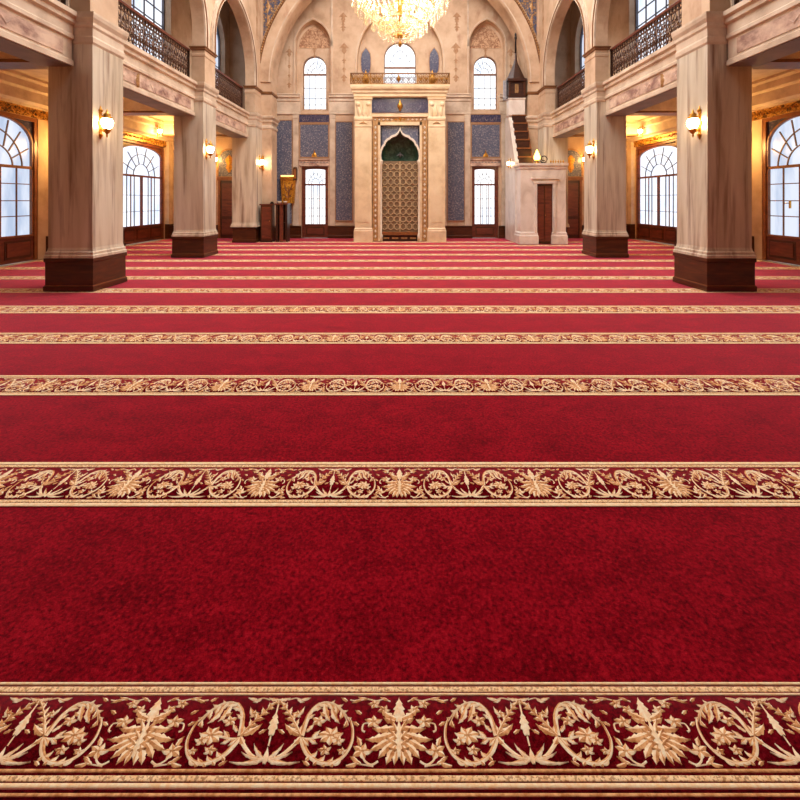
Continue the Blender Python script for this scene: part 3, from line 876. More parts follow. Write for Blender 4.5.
def tile_band(strips, ys, yn_, yf_, xmax, z0, zs, px_w=1.0):
    """strips -> numpy mesh, mirrored and repeated along x"""
    V = []; F = []; C = []
    for mir in (1,-1):
        for pts, hw, h, cidx in strips:
            axis = all(abs(p[0]) < .01 for p in pts) or all(abs(p[0]-127.5) < .01 for p in pts)
            if axis and mir < 0: continue
            n_ = len(pts); base = len(V)
            for i in range(n_):
                a = pts[max(0,i-1)]; b = pts[min(n_-1,i+1)]
                dx, dy = b[0]-a[0], b[1]-a[1]; l = math.hypot(dx,dy) or 1
                nx, ny = -dy/l, dx/l
                for k, hh in ((1,.15),(0,1),(-1,.15)):
                    V.append((mir*(pts[i][0]+k*nx*hw[i]*px_w), min(71.6, max(.4, pts[i][1]+k*ny*hw[i]*px_w)), hh*h))
            for i in range(n_-1):
                a = base+3*i
                for k in (0,1):
                    F.append((a+k, a+k+1, a+k+4, a+k+3) if mir > 0 else (a+k+3, a+k+4, a+k+1, a+k)); C.append(0 if axis else (cidx if k == 0 else (1 if h > .85 else cidx)))
    V = np.array(V); F = np.array(F); C = np.array(C)
    sx = PERIOD/255
    x = V[:,0]*sx; y = yn_+(V[:,1]/72)*(yf_-yn_); z = z0+V[:,2]*zs
    reps = int(xmax/PERIOD)
    ks = range(-reps, reps+1)
    allV = np.concatenate([np.stack([x+k*PERIOD-.003, y, z], 1) for k in ks])
    allF = np.concatenate([F+len(V)*i for i in range(len(ks))])
    return allV, allF, np.tile(C, len(ks))

XB = 9.4
def band(name_i, y_near, y_far, layout, q, xmax, label):
    """layout: list of (fraction0, fraction1, material key) border strips and the field interval"""
    D = y_far-y_near
    mb = MB(); w_ = 9.5
    mb.box(-w_, w_, y_near, y_far, 0, .0025, M['carpet_ground'])
    fld = None
    for a, b, k, h in layout:
        if k == 'field': fld = (a, b); continue
        y0, y1 = y_near+a*D, y_near+b*D; ym = (y0+y1)/2
        e_ = min(.004, (y1-y0)*.25)
        mb.extr([(y0,.002),(y0+e_,h),(y1-e_,h),(y1,.002)], -w_, w_, M[k])
    # extr's profile is (v,w) with u along x -> identical to world axes here
    V, F, C = tile_band(motif(q), None, y_near+fld[0]*D, y_near+fld[1]*D, xmax,   .0022, .0036, 1.1 if q > .6 else 1.3)
    nb = len(mb.V); V0 = np.array(mb.V)
    me = bpy.data.meshes.new('floral_band')
    base = np.array(e['_w'])
    Vall = np.concatenate([V0, V])-base
    loops = []; starts = []; tot = []; mi = []
    pos = 0
    for fc, m_ in zip(mb.F, mb.Mi):
        starts.append(pos); tot.append(len(fc)); loops += fc; pos += len(fc); mi.append(m_)
    nm_ = len(mb.mats)
    Fa = (F+nb)
    starts = np.concatenate([np.array(starts, dtype=np.int32), pos+4*np.arange(len(Fa), dtype=np.int32)])
    loops = np.concatenate([np.array(loops, dtype=np.int32), Fa.reshape(-1).astype(np.int32)])
    mi = np.concatenate([np.array(mi, dtype=np.int32), (nm_+C).astype(np.int32)])
    me.vertices.add(len(Vall)); me.vertices.foreach_set('co', Vall.reshape(-1))
    me.loops.add(len(loops)); me.loops.foreach_set('vertex_index', loops)
    me.polygons.add(len(starts)); me.polygons.foreach_set('loop_start', starts)
    for mm in mb.mats + [M['band_leaf'], M['band_leaf2']]: me.materials.append(mm)
    me.polygons.foreach_set('material_index', mi)
    me.update(calc_edges=True); me.validate()
    o = bpy.data.objects.new('floral_band', me); col.objects.link(o); o.parent = e; o.location = (0,0,0)
    if label: o['label'] = label
def dpx(y): return f_h/(y-200)
# nearest band: measured borders
yn, yf = dpx(797), dpx(681.3)
def fr(y): return (dpx(y)-yn)/(yf-yn)
lay0 = [(fr(684.6),fr(681.3),'band_gold',.006),(fr(691.6),fr(685),'band_bead',.0035),(fr(694.8),fr(692),'band_gold',.005),
        (fr(767),fr(695.5),'field',0),
        (fr(772),fr(767.5),'band_leaf2',.005),(fr(781),fr(773.5),'band_bead',.0035),(fr(788.5),fr(781.5),'band_gold',.006),(fr(796),fr(791.5),'band_leaf2',.004)]
band(0, yn, yf, lay0, 1.3, XB, 'broad gold acanthus band nearest the viewer')
lay = [(0,.075,'band_gold',.005),(.075,.14,'band_bead',.004),(.155,.845,'field',0),(.86,.925,'band_bead',.004),(.925,1,'band_gold',.005)]
tops = [461.5, 375, 332.6, 305.6]
bots = [506, 395, 343.4, 313]
for i, (a, b) in enumerate(zip(tops, bots)):
    band(1+i, dpx(b), dpx(a), lay, (1.0,.7,.5,.3)[i], XB, None)
for k in range(8):
    y1_ = 7.49+1.2*k
    band(5+k, y1_-.33, y1_, lay, .3, XB, None)

# =================================================================== MIHRAB PORTAL
PYF = 15.7
T = T_back(PYF)
e = thing('prayer_niche', 'tall cream marble prayer niche portal with blue mosaic and a tan lattice screen', 'prayer niche', (0, 16.5, 0))
D2 = YB-PYF
p = MB(T)
p.box(-1.1, -.75, .45, D2-.002, 0, 5.55, M['stone_portal']); p.box(.75, 1.1, .45, D2-.002, 0, 5.55, M['stone_portal']); p.box(-.75, .75, .45, D2-.002, 4.46, 5.55, M['stone_portal']); p.box(-.75,.75,1.1,D2-.002,0,4.46,M['stone_portal']); p.box(-1.72, -1.1, .1, D2-.002, 0, 5.55, M['stone_portal']); p.box(1.1, 1.72, .1, D2-.002, 0, 5.55, M['stone_portal'])
p.build('portal_body', e)
for s in (-1,1):
    u0, u1 = sorted((s*1.08, s*1.72))
    p = MB(T)
    p.stack(u0, u1, 0, .5, [(.04,0),(.04,.42),(.025,.45),(.025,.5),(0,.54),(0,4.36),(.015,4.4),(.015,4.44),(.0,4.46)], M['stone_portal'])
    p.stack(u0+.13, u1-.13, -.012, .4, [(0,.75),(0,4.2)], M['stone_portal'])
    p.build('pilaster', e)
    p = MB(T)
    p.stack(u0, u1, 0, .5, [(.0,4.46),(.0,4.62),(.025,4.66),(.025,4.74),(.0,4.78),(0,5.4),(.03,5.45),(.03,5.5)], M['stone_portal'])
    cu = (u0+u1)/2
    for k in (-.16, 0, .16):
        p.leafstrip([(cu+k,4.8),(cu+k,4.95),(cu+k*1.2,5.1),(cu+k*1.5,5.25)], [.03,.09,.07,.02], 0, .05, M['stone_portal'])
    for sg in (-1,1):
        p.lathe([(.03,-.04),(.085,-.03),(.085,0),(.03,.0)], (cu+sg*.2, -.01, 5.25), M['stone_portal'], 12, 'v')
    p.leafstrip([(cu-.15,4.5),(cu,4.56),(cu+.15,4.5)], [.01,.05,.01], 0, .03, M['gold_flat'])
    p.build('pilaster_capital', e)
p = MB(T); p.stack(-1.74, 1.74, .02, D2-.15, [(0,5.52),(.03,5.56),(.03,5.64),(.07,5.70),(.07,5.76),(.12,5.82),(.14,5.9),(.14,5.98),(.0,5.985)], M['stone_portal']); p.build('cornice', e)
p = MB(T); p.box(-1.08, 1.08, .1, .5, 4.95, 5.5, M['tile_dark'])
def scribble(mb, u0, u1, w0, w1, v, seed, m, dens=1.0):
    r = random.Random(seed); u = u0; H = w1-w0
    while u < u1-.04:
        k = r.random()
        if k < .4:
            mb.leafstrip([(u, w0+H*.25), (u+.01, w0+H*.6), (u+.0, w0+H*r.uniform(.75,1))], [.012,.009,.004], v, .006, m); u += .05/dens
        elif k < .75:
            L = r.uniform(.08,.16)
            mb.leafstrip([(u+L, w0+H*.5), (u+L*.9, w0+H*.2), (u+L*.5, w0+H*.08), (u+L*.1, w0+H*.2), (u, w0+H*.4)], [.004,.012,.016,.012,.004], v, .006, m); u += (L+.03)/dens
        else:
            mb.leafstrip([(u, w0+H*.3), (u+.05, w0+H*.4), (u+.1, w0+H*.32)], [.004,.012,.004], v, .006, m)
            mb.leafstrip([(u+.03, w0+H*.7), (u+.05, w0+H*.74), (u+.07, w0+H*.7)], [.006,.014,.006], v, .006, m); u += .12/dens
p.build('inscription_panel', e, label='navy mosaic panel with pale scrolling script')
p = MB(T); scribble(p, -.98, -.18, 5.02, 5.42, .098, 3, M['tile']); p.build('inscription', e)
p = MB(T); scribble(p, .2, 1.0, 5.02, 5.42, .098, 5, M['tile']); p.build('inscription', e)
def finial(mb, u, v, w, h, m, n_=12):
    mb.lathe([(.03*h,0),(.10*h,.03*h),(.06*h,.12*h),(.2*h,.3*h),(.24*h,.45*h),(.16*h,.62*h),(.08*h,.74*h),(.05*h,.85*h),(.005*h,h)], (u,v,w), m, n_)
p = MB(T); finial(p, 0, .06, 5.0, .46, M['gold']); p.leafstrip([(0,4.62),(0,4.78),(0,4.86),(0,4.95)], [.02,.1,.06,.01], .2, .06, M['gold']); p.build('gilt_emblem', e)
# inner surround
p = MB(T); p.box(-1.08, 1.08, .12, .5, 4.8, 4.95, M['stone_portal']); p.box(-1.08, 1.08, .2, .5, 4.62, 4.8, M['stone_portal']); p.build('lintel', e)
p = MB(T)
p.box(-1.06, 1.06, .18, .3, 4.6, 4.8, M['gold_flat'])
for s in (-1,1):
    u0, u1 = sorted((s*.84, s*1.06)); p.box(u0, u1, .18, .4, .02, 4.6, M['gold_flat'])
    for i in range(22):
        z = .2+i*.2
        p.leafstrip([(s*.95, z-.06), (s*.95, z), (s*.95, z+.06)], [.005,.045,.005], .178, .03, M['white'])
for i in range(13):
    uu = -.96+i*.16
    p.leafstrip([(uu-.05,4.7),(uu,4.7),(uu+.05,4.7)], [.004,.04,.004], .178, .03, M['white'] if i not in (5,6,7) else M['gold'])
p.build('gilded_border', e)
p = MB(T)
p.box(-.84, -.76, .14, .4, .02, 4.6, M['stone_portal']); p.box(.76, .84, .14, .4, .02, 4.6, M['stone_portal']); p.box(-.84, .84, .14, .4, 4.48, 4.6, M['stone_portal'])
p.build('inner_frame', e)
# ogee multifoil arch
half = [(-.70,3.12),(-.73,3.3),(-.70,3.5),(-.62,3.68),(-.58,3.70),(-.54,3.82),(-.44,3.92),(-.40,3.92),(-.33,4.0),(-.22,4.04),(-.18,4.05),(-.10,4.11),(-.04,4.2),(0,4.3)]
og = half + [(-u,z) for u,z in reversed(half[:-1])]
p = MB(T)
for a, b in zip(og[:-1], og[1:]):
    if abs(a[0]-b[0]) > 1e-6:
        u_, v_ = sorted((a,b))
        p.prism([u_, v_, (v_[0],4.48), (u_[0],4.48)], .25, .42, M['tile'])
p.box(-.76,-.70,.25,.42,3.12,4.48,M['tile']); p.box(.70,.76,.25,.42,3.12,4.48,M['tile'])
p.build('mosaic_spandrel', e)
p = MB(T)
og2 = [(u*1.0, z) for u,z in og]
p.ring(og2, [(u*1.09+.0, 3.12+(z-3.12)*1.09) for u,z in og2], .17, .45, M['white']); p.build('multifoil_arch', e)
for s in (-1,1):
    p = MB(T); p.lathe([(.06,0),(.06,.25),(.035,.3),(.035,2.95),(.06,3.0),(.075,3.1),(.075,3.14)], (s*.73, .2, 0), M['white'], 10); p.build('colonnette', e)
# green half dome niche
p = MB(T)
vs = []; fs = []; nA, nB = 14, 8
for j in range(nB+1):
    b = j/nB*PI/2
    for i in range(nA+1):
        a = i/nA*PI
        vs.append((-.74*math.cos(a)*math.cos(b*.98), .4+.5*math.sin(a)*math.cos(b*.98), 3.1+1.3*math.sin(b)))
for j in range(nB):
    for i in range(nA):
        k = j*(nA+1)+i; fs.append((k, k+1, k+nA+2, k+nA+1))
p.add(vs, fs, M['niche_green'], True)
p.build('niche_dome', e)
p = MB(T); p.leafstrip([(-.14,3.36),(-.05,3.42),(.05,3.42),(.14,3.36)], [.01,.035,.035,.01], .8, .02, M['silver']); p.leafstrip([(0,3.3),(0,3.4),(0,3.52)],[.01,.04,.01],.8,.03,M['silver']); p.build('niche_ornament', e)
# lattice screen
p = MB(T); p.box(-.74, .74, .38, .44, .25, 3.12, M['hex_back']); p.build('screen_panel', e)
p = MB(T)
nc, nr = 6, 9
cw, ch = 1.44/nc, 2.62/nr
for i in range(nc):
    for j in range(nr):
        cu = -.72+cw*(i+.5); cz = .42+ch*(j+.5)
        q = [(cu-.46*cw, cz-.24*ch),(cu,cz-.48*ch),(cu+.46*cw,cz-.24*ch),(cu+.46*cw,cz+.24*ch),(cu,cz+.48*ch),(cu-.46*cw,cz+.24*ch)]
        q2 = [(cu+(u-cu)*.74, cz+(z-cz)*.80) for u,z in q]
        p.ring(q2, q, .345, .38, M['hex_rim'], True)
p.box(-.015,.015,.34,.38,.36,3.1,M['hex_rim'])
p.build('screen_lattice', e)
p = MB(T); p.box(-.76, .76, .26, .44, .24, .36, M['wood_edge']); p.box(-.76,.76,.34,.44,0,.24,M['wood_dark'])
for i in range(4):
    uu = -.54+i*.35; p.box(uu-.12, uu+.12, .325, .35, .09, .15, M['gold_flat'])
p.build('threshold', e)
# balcony railing above the portal
r = thing('balcony_railing', 'gilded scrollwork railing on top of the prayer niche portal', 'railing', (0, PYF+.1, 5.985))
p = MB(T); p.box(-1.88, 1.88, -.1, -.04, 6.38, 6.42, M['trim_dark']); p.box(-1.86,1.86,-.09,-.05,5.985,6.02,M['gold_dark'])
for s in (-1,1):
    u0, u1 = sorted((s*1.84, s*1.88)); p.box(u0, u1, -.1, D2-.02, 6.38, 6.42, M['trim_dark']); p.box(u0,u1,-.1,D2-.02,5.985,6.02,M['gold_dark'])
p.build('rails', r)
p = MB(T)
for a, b in ((-1.86,-1.12),(-1.1,-.68),(.68,1.1),(1.12,1.86)):
    p = MB(T); rail_panel(p, a, b, 6.02, 6.38, -.07, M['gold_dark'], .2, .012); p.build('scroll_panel', r)
p = MB(T); rail_panel(p, -.66, .66, 6.02, 6.38, -.07, M['silver'], .22, .008); finial(p, -.05, -.08, 6.05, .34, M['gold_dark']); p.build('open_panel', r, label='pale open scrolls with gold emblem in front of the window')
for u in (-1.87,-1.11,-.67,.67,1.11,1.87):
    p = MB(T); p.box(u-.02,u+.02,-.1,-.04,5.985,6.42,M['gold_dark']); p.build('post', r)
for u, nm in ((-1.33,'left'),(1.25,'right')):
    p = MB(T); finial(p, u, .3, 5.986, .68, M['gold'])
    o = p.build('gilt_finial'); tag(o, 'small gold flame-shaped finial behind the %s part of the gilded railing over the prayer niche' % nm, 'finial', 'gold finials over the prayer niche')
# =================================================================== TILE PANELS
def tile_panel(u0, u1, w0, w1, label, mk='tile', script=None, extra=None):
    T = T_back(YB)
    t = MB(T); t.box(u0, u1, -.025, 0, w0, w1, M[mk]); e = t.build('tile_panel', wall_back, label=label)
    e['_w'] = [float(x) for x in wall_back['_w']]
    t = MB(T); q = [(u0,w0),(u0,w1),(u1,w1),(u1,w0)]
    t.ring(q, [(u0-.035,w0-.035),(u0-.035,w1+.035),(u1+.035,w1+.035),(u1+.035,w0-.035)], -.04, 0, M['stencil'], True); t.build('border', e)
    t = MB(T)
    if script is not None: scribble(t, u0+.12, u1-.12, w0+.06, w1-.05, -.026, script, M['soffit'], .8); t.build('inscription', e)
    if extra: extra(t); t.build('gilt_ornament', e)
    return e
for s in (-1,1):
    sd = 'left' if s < 0 else 'right'
    a, b = sorted((s*2.02, s*2.70)); tile_panel(a, b, .74, 4.88, 'tall blue-grey floral tile panel beside the prayer niche, on its %s' % sd)
    a, b = sorted((s*4.56, s*5.28))
    tile_panel(a, b, .6, 4.95, 'tall blue tile panel in the %s corner of the back wall beside the great arch' % sd)
    a, b = sorted((s*2.99, s*4.25)); tile_panel(a, b, 4.88, 5.2, 'narrow navy inscription tile panel below the upper %s window' % sd, 'tile_dark', script=11+s)
    a, b = sorted((s*3.03, s*4.2))
    def orn(t, s=s):
        cu = s*3.615
        t.leafstrip([(cu,3.42),(cu,3.52),(cu,3.6),(cu,3.72)], [.12,.09,.03,.005], -.026, .03, M['gold'])
    tile_panel(a, b, 3.42, 4.78, 'square blue-grey tile panel with a small gold ornament above the glazed %s door' % sd, extra=orn)

# =================================================================== MINBAR
e = thing('pulpit', 'pale marble pulpit with dark stair and spired wooden canopy right of the prayer niche', 'pulpit', (5.1, 15.3, 0))
A0, A1, B0, B1 = 4.36, 6.0, 14.9, 15.47
p = MB()
for u0, u1 in ((A0, 4.95),(5.53, A1)):
    p.stack(u0, u1, B0, B1, [(.05,0),(.05,.3),(.03,.34),(.03,.4),(0,.45),(0,2.72)], M['marble_white'])
p.box(4.95, 5.53, B0, B1, 2.18, 2.72, M['marble_white'])
p.box(4.95, 5.53, B0+.25, B1, 0, 2.18, M['wood_dark'])
p.build('gate_body', e)
p = MB(); p.stack(A0, A1, B0, B1, [(0,2.70),(.03,2.74),(.03,2.79),(.07,2.85),(.07,2.93),(0,2.935)], M['marble_white']); p.build('cornice', e)
p = MB()
p.box(4.86,4.95,B0-.04,B0,0.45,2.2,M['marble_white']); p.box(5.53,5.62,B0-.04,B0,.45,2.2,M['marble_white']); p.box(4.82,5.66,B0-.05,B0,2.2,2.3,M['marble_white']); p.box(4.74,5.74,B0-.08,B0,2.36,2.42,M['marble_white'])
p.box(4.78,5.7,B0-.02,B0,2.46,2.62,M['marble_white'])
p.build('door_surround', e)
p = MB(); p.box(4.95,5.53,B0+.06,B0+.12,0.01,2.18,M['wood']); 
for u0, u1 in ((4.98,5.22),(5.26,5.5)):
    p.box(u0,u1,B0+.045,B0+.065,.1,2.1,M['wood_red'])
d = p.build('door', e)
q = MB(); q.lathe([(.01,-.03),(.02,-.02),(.02,0)], (5.27,B0+.03,1.05), M['gold'], 8, 'v'); q.build('knob', d)
# side wall under the stair, stepped parapet
p = MB(T_side(1,0))
p.prism([(15.47,0),(16.95,0),(16.95,4.95),(16.4,4.95),(15.47,3.0)], 4.33, 4.42, M['marble_white'])
p.build('stair_side_wall', e)
p = MB(T_side(1,0)); p.prism([(15.47,2.98),(16.4,4.92),(16.4,5.02),(15.47,3.08)], 4.31, 4.46, M['marble_white']); p.prism([(15.5,2.98),(16.4,4.92),(16.4,4.99),(15.5,3.05)], 4.97, 5.02, M['wood_edge']); p.build('parapet_cap', e)
p = MB()
ns = 6
for i in range(ns):
    y = 15.49+i*.155; z = 2.9+i*.345
    p = MB(); p.box(4.43, 4.97, y, y+.165, z-.1, z+.30, M['wood_dark']); p.build('stair_riser', e)
p = MB()
for i in range(ns):
    y = 15.49+i*.155; z = 2.9+i*.345
    p = MB(); p.box(4.43, 4.99, y-.02, y+.165, z+.30, z+.345, M['wood_edge']); p.build('stair_tread', e)
p = MB(lambda u,v,w: (u-.1, v-.34, w-.1)); p.stack(4.40, 5.04, 16.62, 16.98, [(0,5.05),(0,5.66),(.03,5.7),(.03,5.73)], M['marble_white']); p.build('pulpit_box', e)
p = MB(lambda u,v,w: (u-.1, v-.34, w-.1))
p.box(4.36,5.08,16.6,17.0,5.73,5.83,M['wood_dark'])
for ux in (4.38,4.98):
    for uy in (16.62,16.9): p.box(ux,ux+.08,uy,uy+.08,5.83,6.42,M['wood'])
p.box(4.46,4.98,16.68,16.94,5.83,6.42,M['wood_dark'])
p.box(4.34,5.10,16.58,17.02,6.40,6.50,M['wood_dark'])
for k in range(3):
    p.box(4.66+k*.05,4.69+k*.05,16.66,16.69,5.95,6.3,M['gold_flat'])
p.build('canopy_kiosk', e)
p = MB(lambda u,v,w: (u-.1, v-.34, w-.1))
prof = [(.37,6.5),(.30,6.66),(.22,6.84),(.14,7.02),(.075,7.2),(.045,7.35),(.035,7.6)]
vs = []; fs = []
for r_, z in prof:
    for k in range(8):
        a = PI/8+k*PI/4
        vs.append((4.72+r_*1.05*math.cos(a), 16.8+r_*.62*math.sin(a), z))
for j in range(len(prof)-1):
    for k in range(8):
        fs.append((j*8+k, j*8+(k+1)%8, (j+1)*8+(k+1)%8, (j+1)*8+k))
fs.append(tuple(range(8))); fs.append(tuple(range(8*len(prof)-1, 8*len(prof)-9, -1)))
p.add(vs, fs, M['wood_dark']); p.build('canopy_roof', e)
p = MB(lambda u,v,w: (u-.1, v-.34, w-.1)); p.lathe([(.036,7.58),(.036,8.1),(.05,8.14),(.05,8.2),(.03,8.24),(.045,8.3),(.03,8.36),(.003,8.44)], (4.72,16.8,0), M['iron'], 10); p.build('spire', e)
p = MB(lambda u,v,w: (u-.1, v-.34, w-.1)); p.box(4.22,4.33,16.7,16.8,5.75,6.45,M['silver']); p.lathe([(.06,0),(.07,.05),(.02,.1)], (4.275,16.75,5.66), M['silver'], 8); p.build('side_post', e)
p = MB()
for i in range(6):
    uu = 5.5+i*.09; finial(p, uu, 15.02, 2.935, .15, M['gold'], 6)
p.build('gilt_cresting', e)
l = thing('flame_lamp', 'small glowing flame-shaped lamp standing on top of the marble pulpit gate', 'lamp', (5.02, 15.1, 2.935))
p = MB(); p.lathe([(.09,0),(.09,.03),(.03,.06),(.07,.1),(.09,.12)], (5.02,15.1,2.935), M['gold'], 12); p.build('lamp_base', l)
p = MB(); p.lathe([(.08,.12),(.12,.2),(.1,.3),(.05,.42),(.005,.52)], (5.02,15.1,2.935), m_emit('flame_glass', (255,190,90), 9), 12); p.build('flame_shade', l)
p = MB(T_back(15.1))
sp = []
for j in range(22):
    a = j/21*2.5*PI; rr = .15*(1-.6*j/21); sp.append((5.27+rr*math.cos(a+PI*1.2), 0, 3.11+rr*math.sin(a+PI*1.2)))
p.tube(sp, .02, M['iron'], 6); p.box(5.16,5.38,-.04,.04,2.936,2.965,M['iron'])
o = p.build('iron_scroll'); tag(o, 'dark curled iron scroll ornament beside the flame lamp on the pulpit gate', 'ornament')

# =================================================================== LEFT CORNER: CABINETS, PLAQUE, SPEAKER
e = thing('wooden_cabinet', 'narrow dark wooden cabinet against the left jamb of the great arch', 'cabinet', (-5.09, 15.85, 0))
p = MB(); p.box(-5.3,-4.88,15.68,16.02,0,1.40,M['wood']); p.box(-5.32,-4.86,15.66,16.04,0,.08,M['wood_dark']); p.build('body', e)
p = MB(); p.box(-5.34,-4.84,15.64,16.06,1.40,1.45,M['wood_red']); p.build('top', e)
p = MB(); p.box(-5.26,-4.92,15.665,15.68,.14,1.34,M['wood_red']); dd = p.build('door', e)
q = MB(); q.lathe([(.008,-.03),(.016,-.02),(.016,0)], (-4.96,15.665,.8), M['gold'], 8, 'v'); q.build('knob', dd)
p = MB(); p.box(-4.99,-4.87,15.8,15.95,1.451,1.50,M['iron']); p.box(-4.97,-4.89,15.84,15.93,1.50,1.54,M['iron']); o = p.build('small_box'); tag(o, 'small black box lying on the narrow dark wooden cabinet', 'box')
e = thing('lectern', 'dark wooden lectern with open front below the glowing gold plaque', 'lectern', (-4.52, 15.9, 0))
p = MB(); p.box(-4.74,-4.66,15.72,16.1,0,1.42,M['wood_dark']); p.build('side_panel', e)
p = MB(); p.box(-4.38,-4.30,15.72,16.1,0,1.42,M['wood_dark']); p.build('side_panel', e)
p = MB(); p.box(-4.66,-4.38,16.04,16.1,0.05,1.42,M['wood_dark']); p.build('back_panel', e)
p = MB(); p.box(-4.60,-4.46,15.73,15.77,0.0,1.42,M['wood_red']); p.build('front_panel', e, label='lighter red-brown front board')
p = MB(); p.box(-4.77,-4.28,15.68,16.12,1.42,1.47,M['wood_red']); p.build('top', e)
p = MB(); p.box(-4.66,-4.38,15.78,16.04,.7,.73,M['wood']); p.build('shelf', e)
for u, nm in ((-4.64,'left'),(-4.42,'right')):
    p = MB(); p.lathe([(.035,0),(.05,.02),(.075,.06),(.08,.085),(.07,.085),(.045,.03)], (u,15.88,1.471), M['white'], 14); o = p.build('small_bowl'); tag(o, 'small ivory bowl on the lectern top, the %s one of two' % nm, 'bowl', 'bowls on the lectern')
e = thing('gold_plaque', 'tapering gilded plaque with dark arabesque glowing on the wall above the lectern', 'plaque', (-4.7, 17.2, 1.5))
T = T_back(YB)
cu = -4.68
p = MB(T); p.prism([(cu-.2,1.5),(cu+.2,1.5),(cu+.27,2.45),(cu-.27,2.45)], -.16, -.08, M['amber']); p.build('gilded_panel', e)
p = MB(T)
qi = [(cu-.2,1.5),(cu-.27,2.45),(cu+.27,2.45),(cu+.2,1.5)]
p.ring(qi, [(cu-.25,1.46),(cu-.32,2.5),(cu+.32,2.5),(cu+.25,1.46)], -.19, -.06, M['gold'], True); p.box(cu-.34,cu+.34,-.22,-.05,2.5,2.56,M['gold']); p.build('frame', e)
p = MB(T)
for (a,b,c_) in (((0,1.6),(.03,1.9),(0,2.2)),((0,1.9),(-.12,2.1),(-.16,2.3)),((0,1.9),(.12,2.1),(.17,2.32)),((0,1.7),(-.1,1.75),(-.14,1.9)),((0,1.7),(.1,1.75),(.14,1.9))):
    p.leafstrip([(cu+a[0],a[1]),(cu+b[0],b[1]),(cu+c_[0],c_[1])],[.01,.035,.005],-.161,.015,M['wood_edge'])
p.build('arabesque', e)
p = MB(T); p.box(cu-.02,cu+.02,-.12,-.045,1.52,2.4,M['iron']); p.build('wall_bracket', e)
p = MB(T); p.tube([(cu-.26,-.3,2.6),(cu+.26,-.3,2.6)], .025, M['lamp_strip'], 8); p.tube([(cu,-.02,2.62),(cu,-.3,2.62)], .01, M['gold'], 6); p.build('picture_lamp', e)
e = thing('wall_speaker', 'slim brown loudspeaker on the pilaster strip left of the back wall door', 'speaker', (-4.38, 17.3, 2.4))
p = MB(T); p.prism([(-4.46,2.42),(-4.32,2.42),(-4.31,2.9),(-4.34,2.98),(-4.44,2.98),(-4.47,2.9)], -.2, -.06, M['wood']); p.build('case', e)
p = MB(T); p.box(-4.44,-4.34,-.21,-.19,2.48,2.88,M['wood_edge']); p.build('grille', e)

# =================================================================== SCONCES
def sconce_proto(big=True):
    """axis: wall at local x=0, lamp towards +x"""
    g = MB()
    g.lathe([(.02,0),(.07,.005),(.06,.02),(.02,.03)], (0,0,0), M['gold'], 12, 'x')
    g.box(0,.02,-.035,.035,-.22,.24,M['gold'])
    g.lathe([(.01,0),(.04,.03),(.05,.06),(.02,.1),(.005,.16)], (.012,0,.22), M['gold'], 8)
    g.lathe([(.005,-.14),(.02,-.1),(.045,-.05),(.03,0)], (.012,0,-.2), M['gold'], 8)
    arm = MB()
    arm.tube([(0.02,0,-.1),(.07,0,-.17),(.14,0,-.19),(.15,0,-.15)], .012, M['gold'], 6)
    sc_ = []
    for sg in (-1,1):
        sc_.append(('scroll', MB())); sc_[-1][1].tube([(.02,0,.1),(.08,sg*.05,.16),(.15,sg*.07,.15),(.17,sg*.05,.11)], .008, M['gold'], 5)
    gl = MB(); gl.lathe([(.05,-.12),(.09,-.08),(.115,-.01),(.115,.05),(.09,.1),(.05,.13)], (.15,0,0), M['lamp'], 16)
    cup = MB(); cup.lathe([(.004,-.3),(.02,-.26),(.012,-.23),(.04,-.2),(.075,-.15),(.08,-.12),(.05,-.12)], (.15,0,0), M['gold'], 12)
    for k in range(6):
        a = k*PI/3; cup.tube([((.15)+.078*math.cos(a),.078*math.sin(a),-.13),((.15)+.118*math.cos(a),.118*math.sin(a),-.03),((.15)+.11*math.cos(a),.11*math.sin(a),.06)], .006, M['gold'], 4)
    crown = MB(); crown.lathe([(.09,.1),(.1,.13),(.06,.16),(.075,.19),(.03,.22),(.02,.26),(.003,.31)], (.15,0,0), M['gold'], 12)
    return (*sc_,('backplate',g),('arm',arm),('globe',gl),('cup',cup),('crown',crown))
PROTO = None
def sconce(x, y, z, rz, label, sc=1.0):
    global PROTO
    e = thing('wall_sconce', label, 'wall lamp', (x,y,z), 'gold wall sconces')
    e.rotation_euler = (0,0,rz); e.scale = (sc,sc,sc)
    if PROTO is None:
        e['_w'] = [0.0,0.0,0.0]
        PROTO = [mb.build(nm, e) for nm, mb in sconce_proto()]
        e['_w'] = [float(x),float(y),float(z)]
    else:
        for o in PROTO:
            c_ = o.copy(); c_.parent = e; col.objects.link(c_)
for s in (-1,1):
    sd = 'left' if s < 0 else 'right'
    rz = 0 if s < 0 else PI
    sconce(s*(PX[1][0]+.05), 7.43, 2.98, rz, 'gold wall sconce with glowing globe on the %s pillar nearest the viewer' % sd, .85)
    sconce(s*(PX[2][0]+.05), 11.68, 3.03, rz, 'gold wall sconce with glowing globe on the second pillar on the %s' % sd, .85)
    sconce(s*9.37, 15.9, 4.25, rz, 'small lit wall lamp on the beam above the far window of the %s aisle' % sd, .7)
    sconce(s*9.59, 11.72, 3.0, rz, 'wall lamp just past the near arched window of the %s aisle, behind a pillar' % sd, .9)
    sconce(s*7.75, YB, 3.3, -PI/2, 'small lit wall lamp beside the painted arch above the door of the %s aisle' % sd, .7)
sconce(-5.38, 16.2, 3.05, -PI/2, 'gold wall sconce on the left jamb of the great arch above the cabinet', .9)
sconce(-5.42, 15.85, 3.05, 0, 'gold wall sconce on the nave side of the last left pillar', .8)
sconce(4.33, 16.1, 3.02, PI, 'gold wall sconce on the marble stair wall of the pulpit', .6)

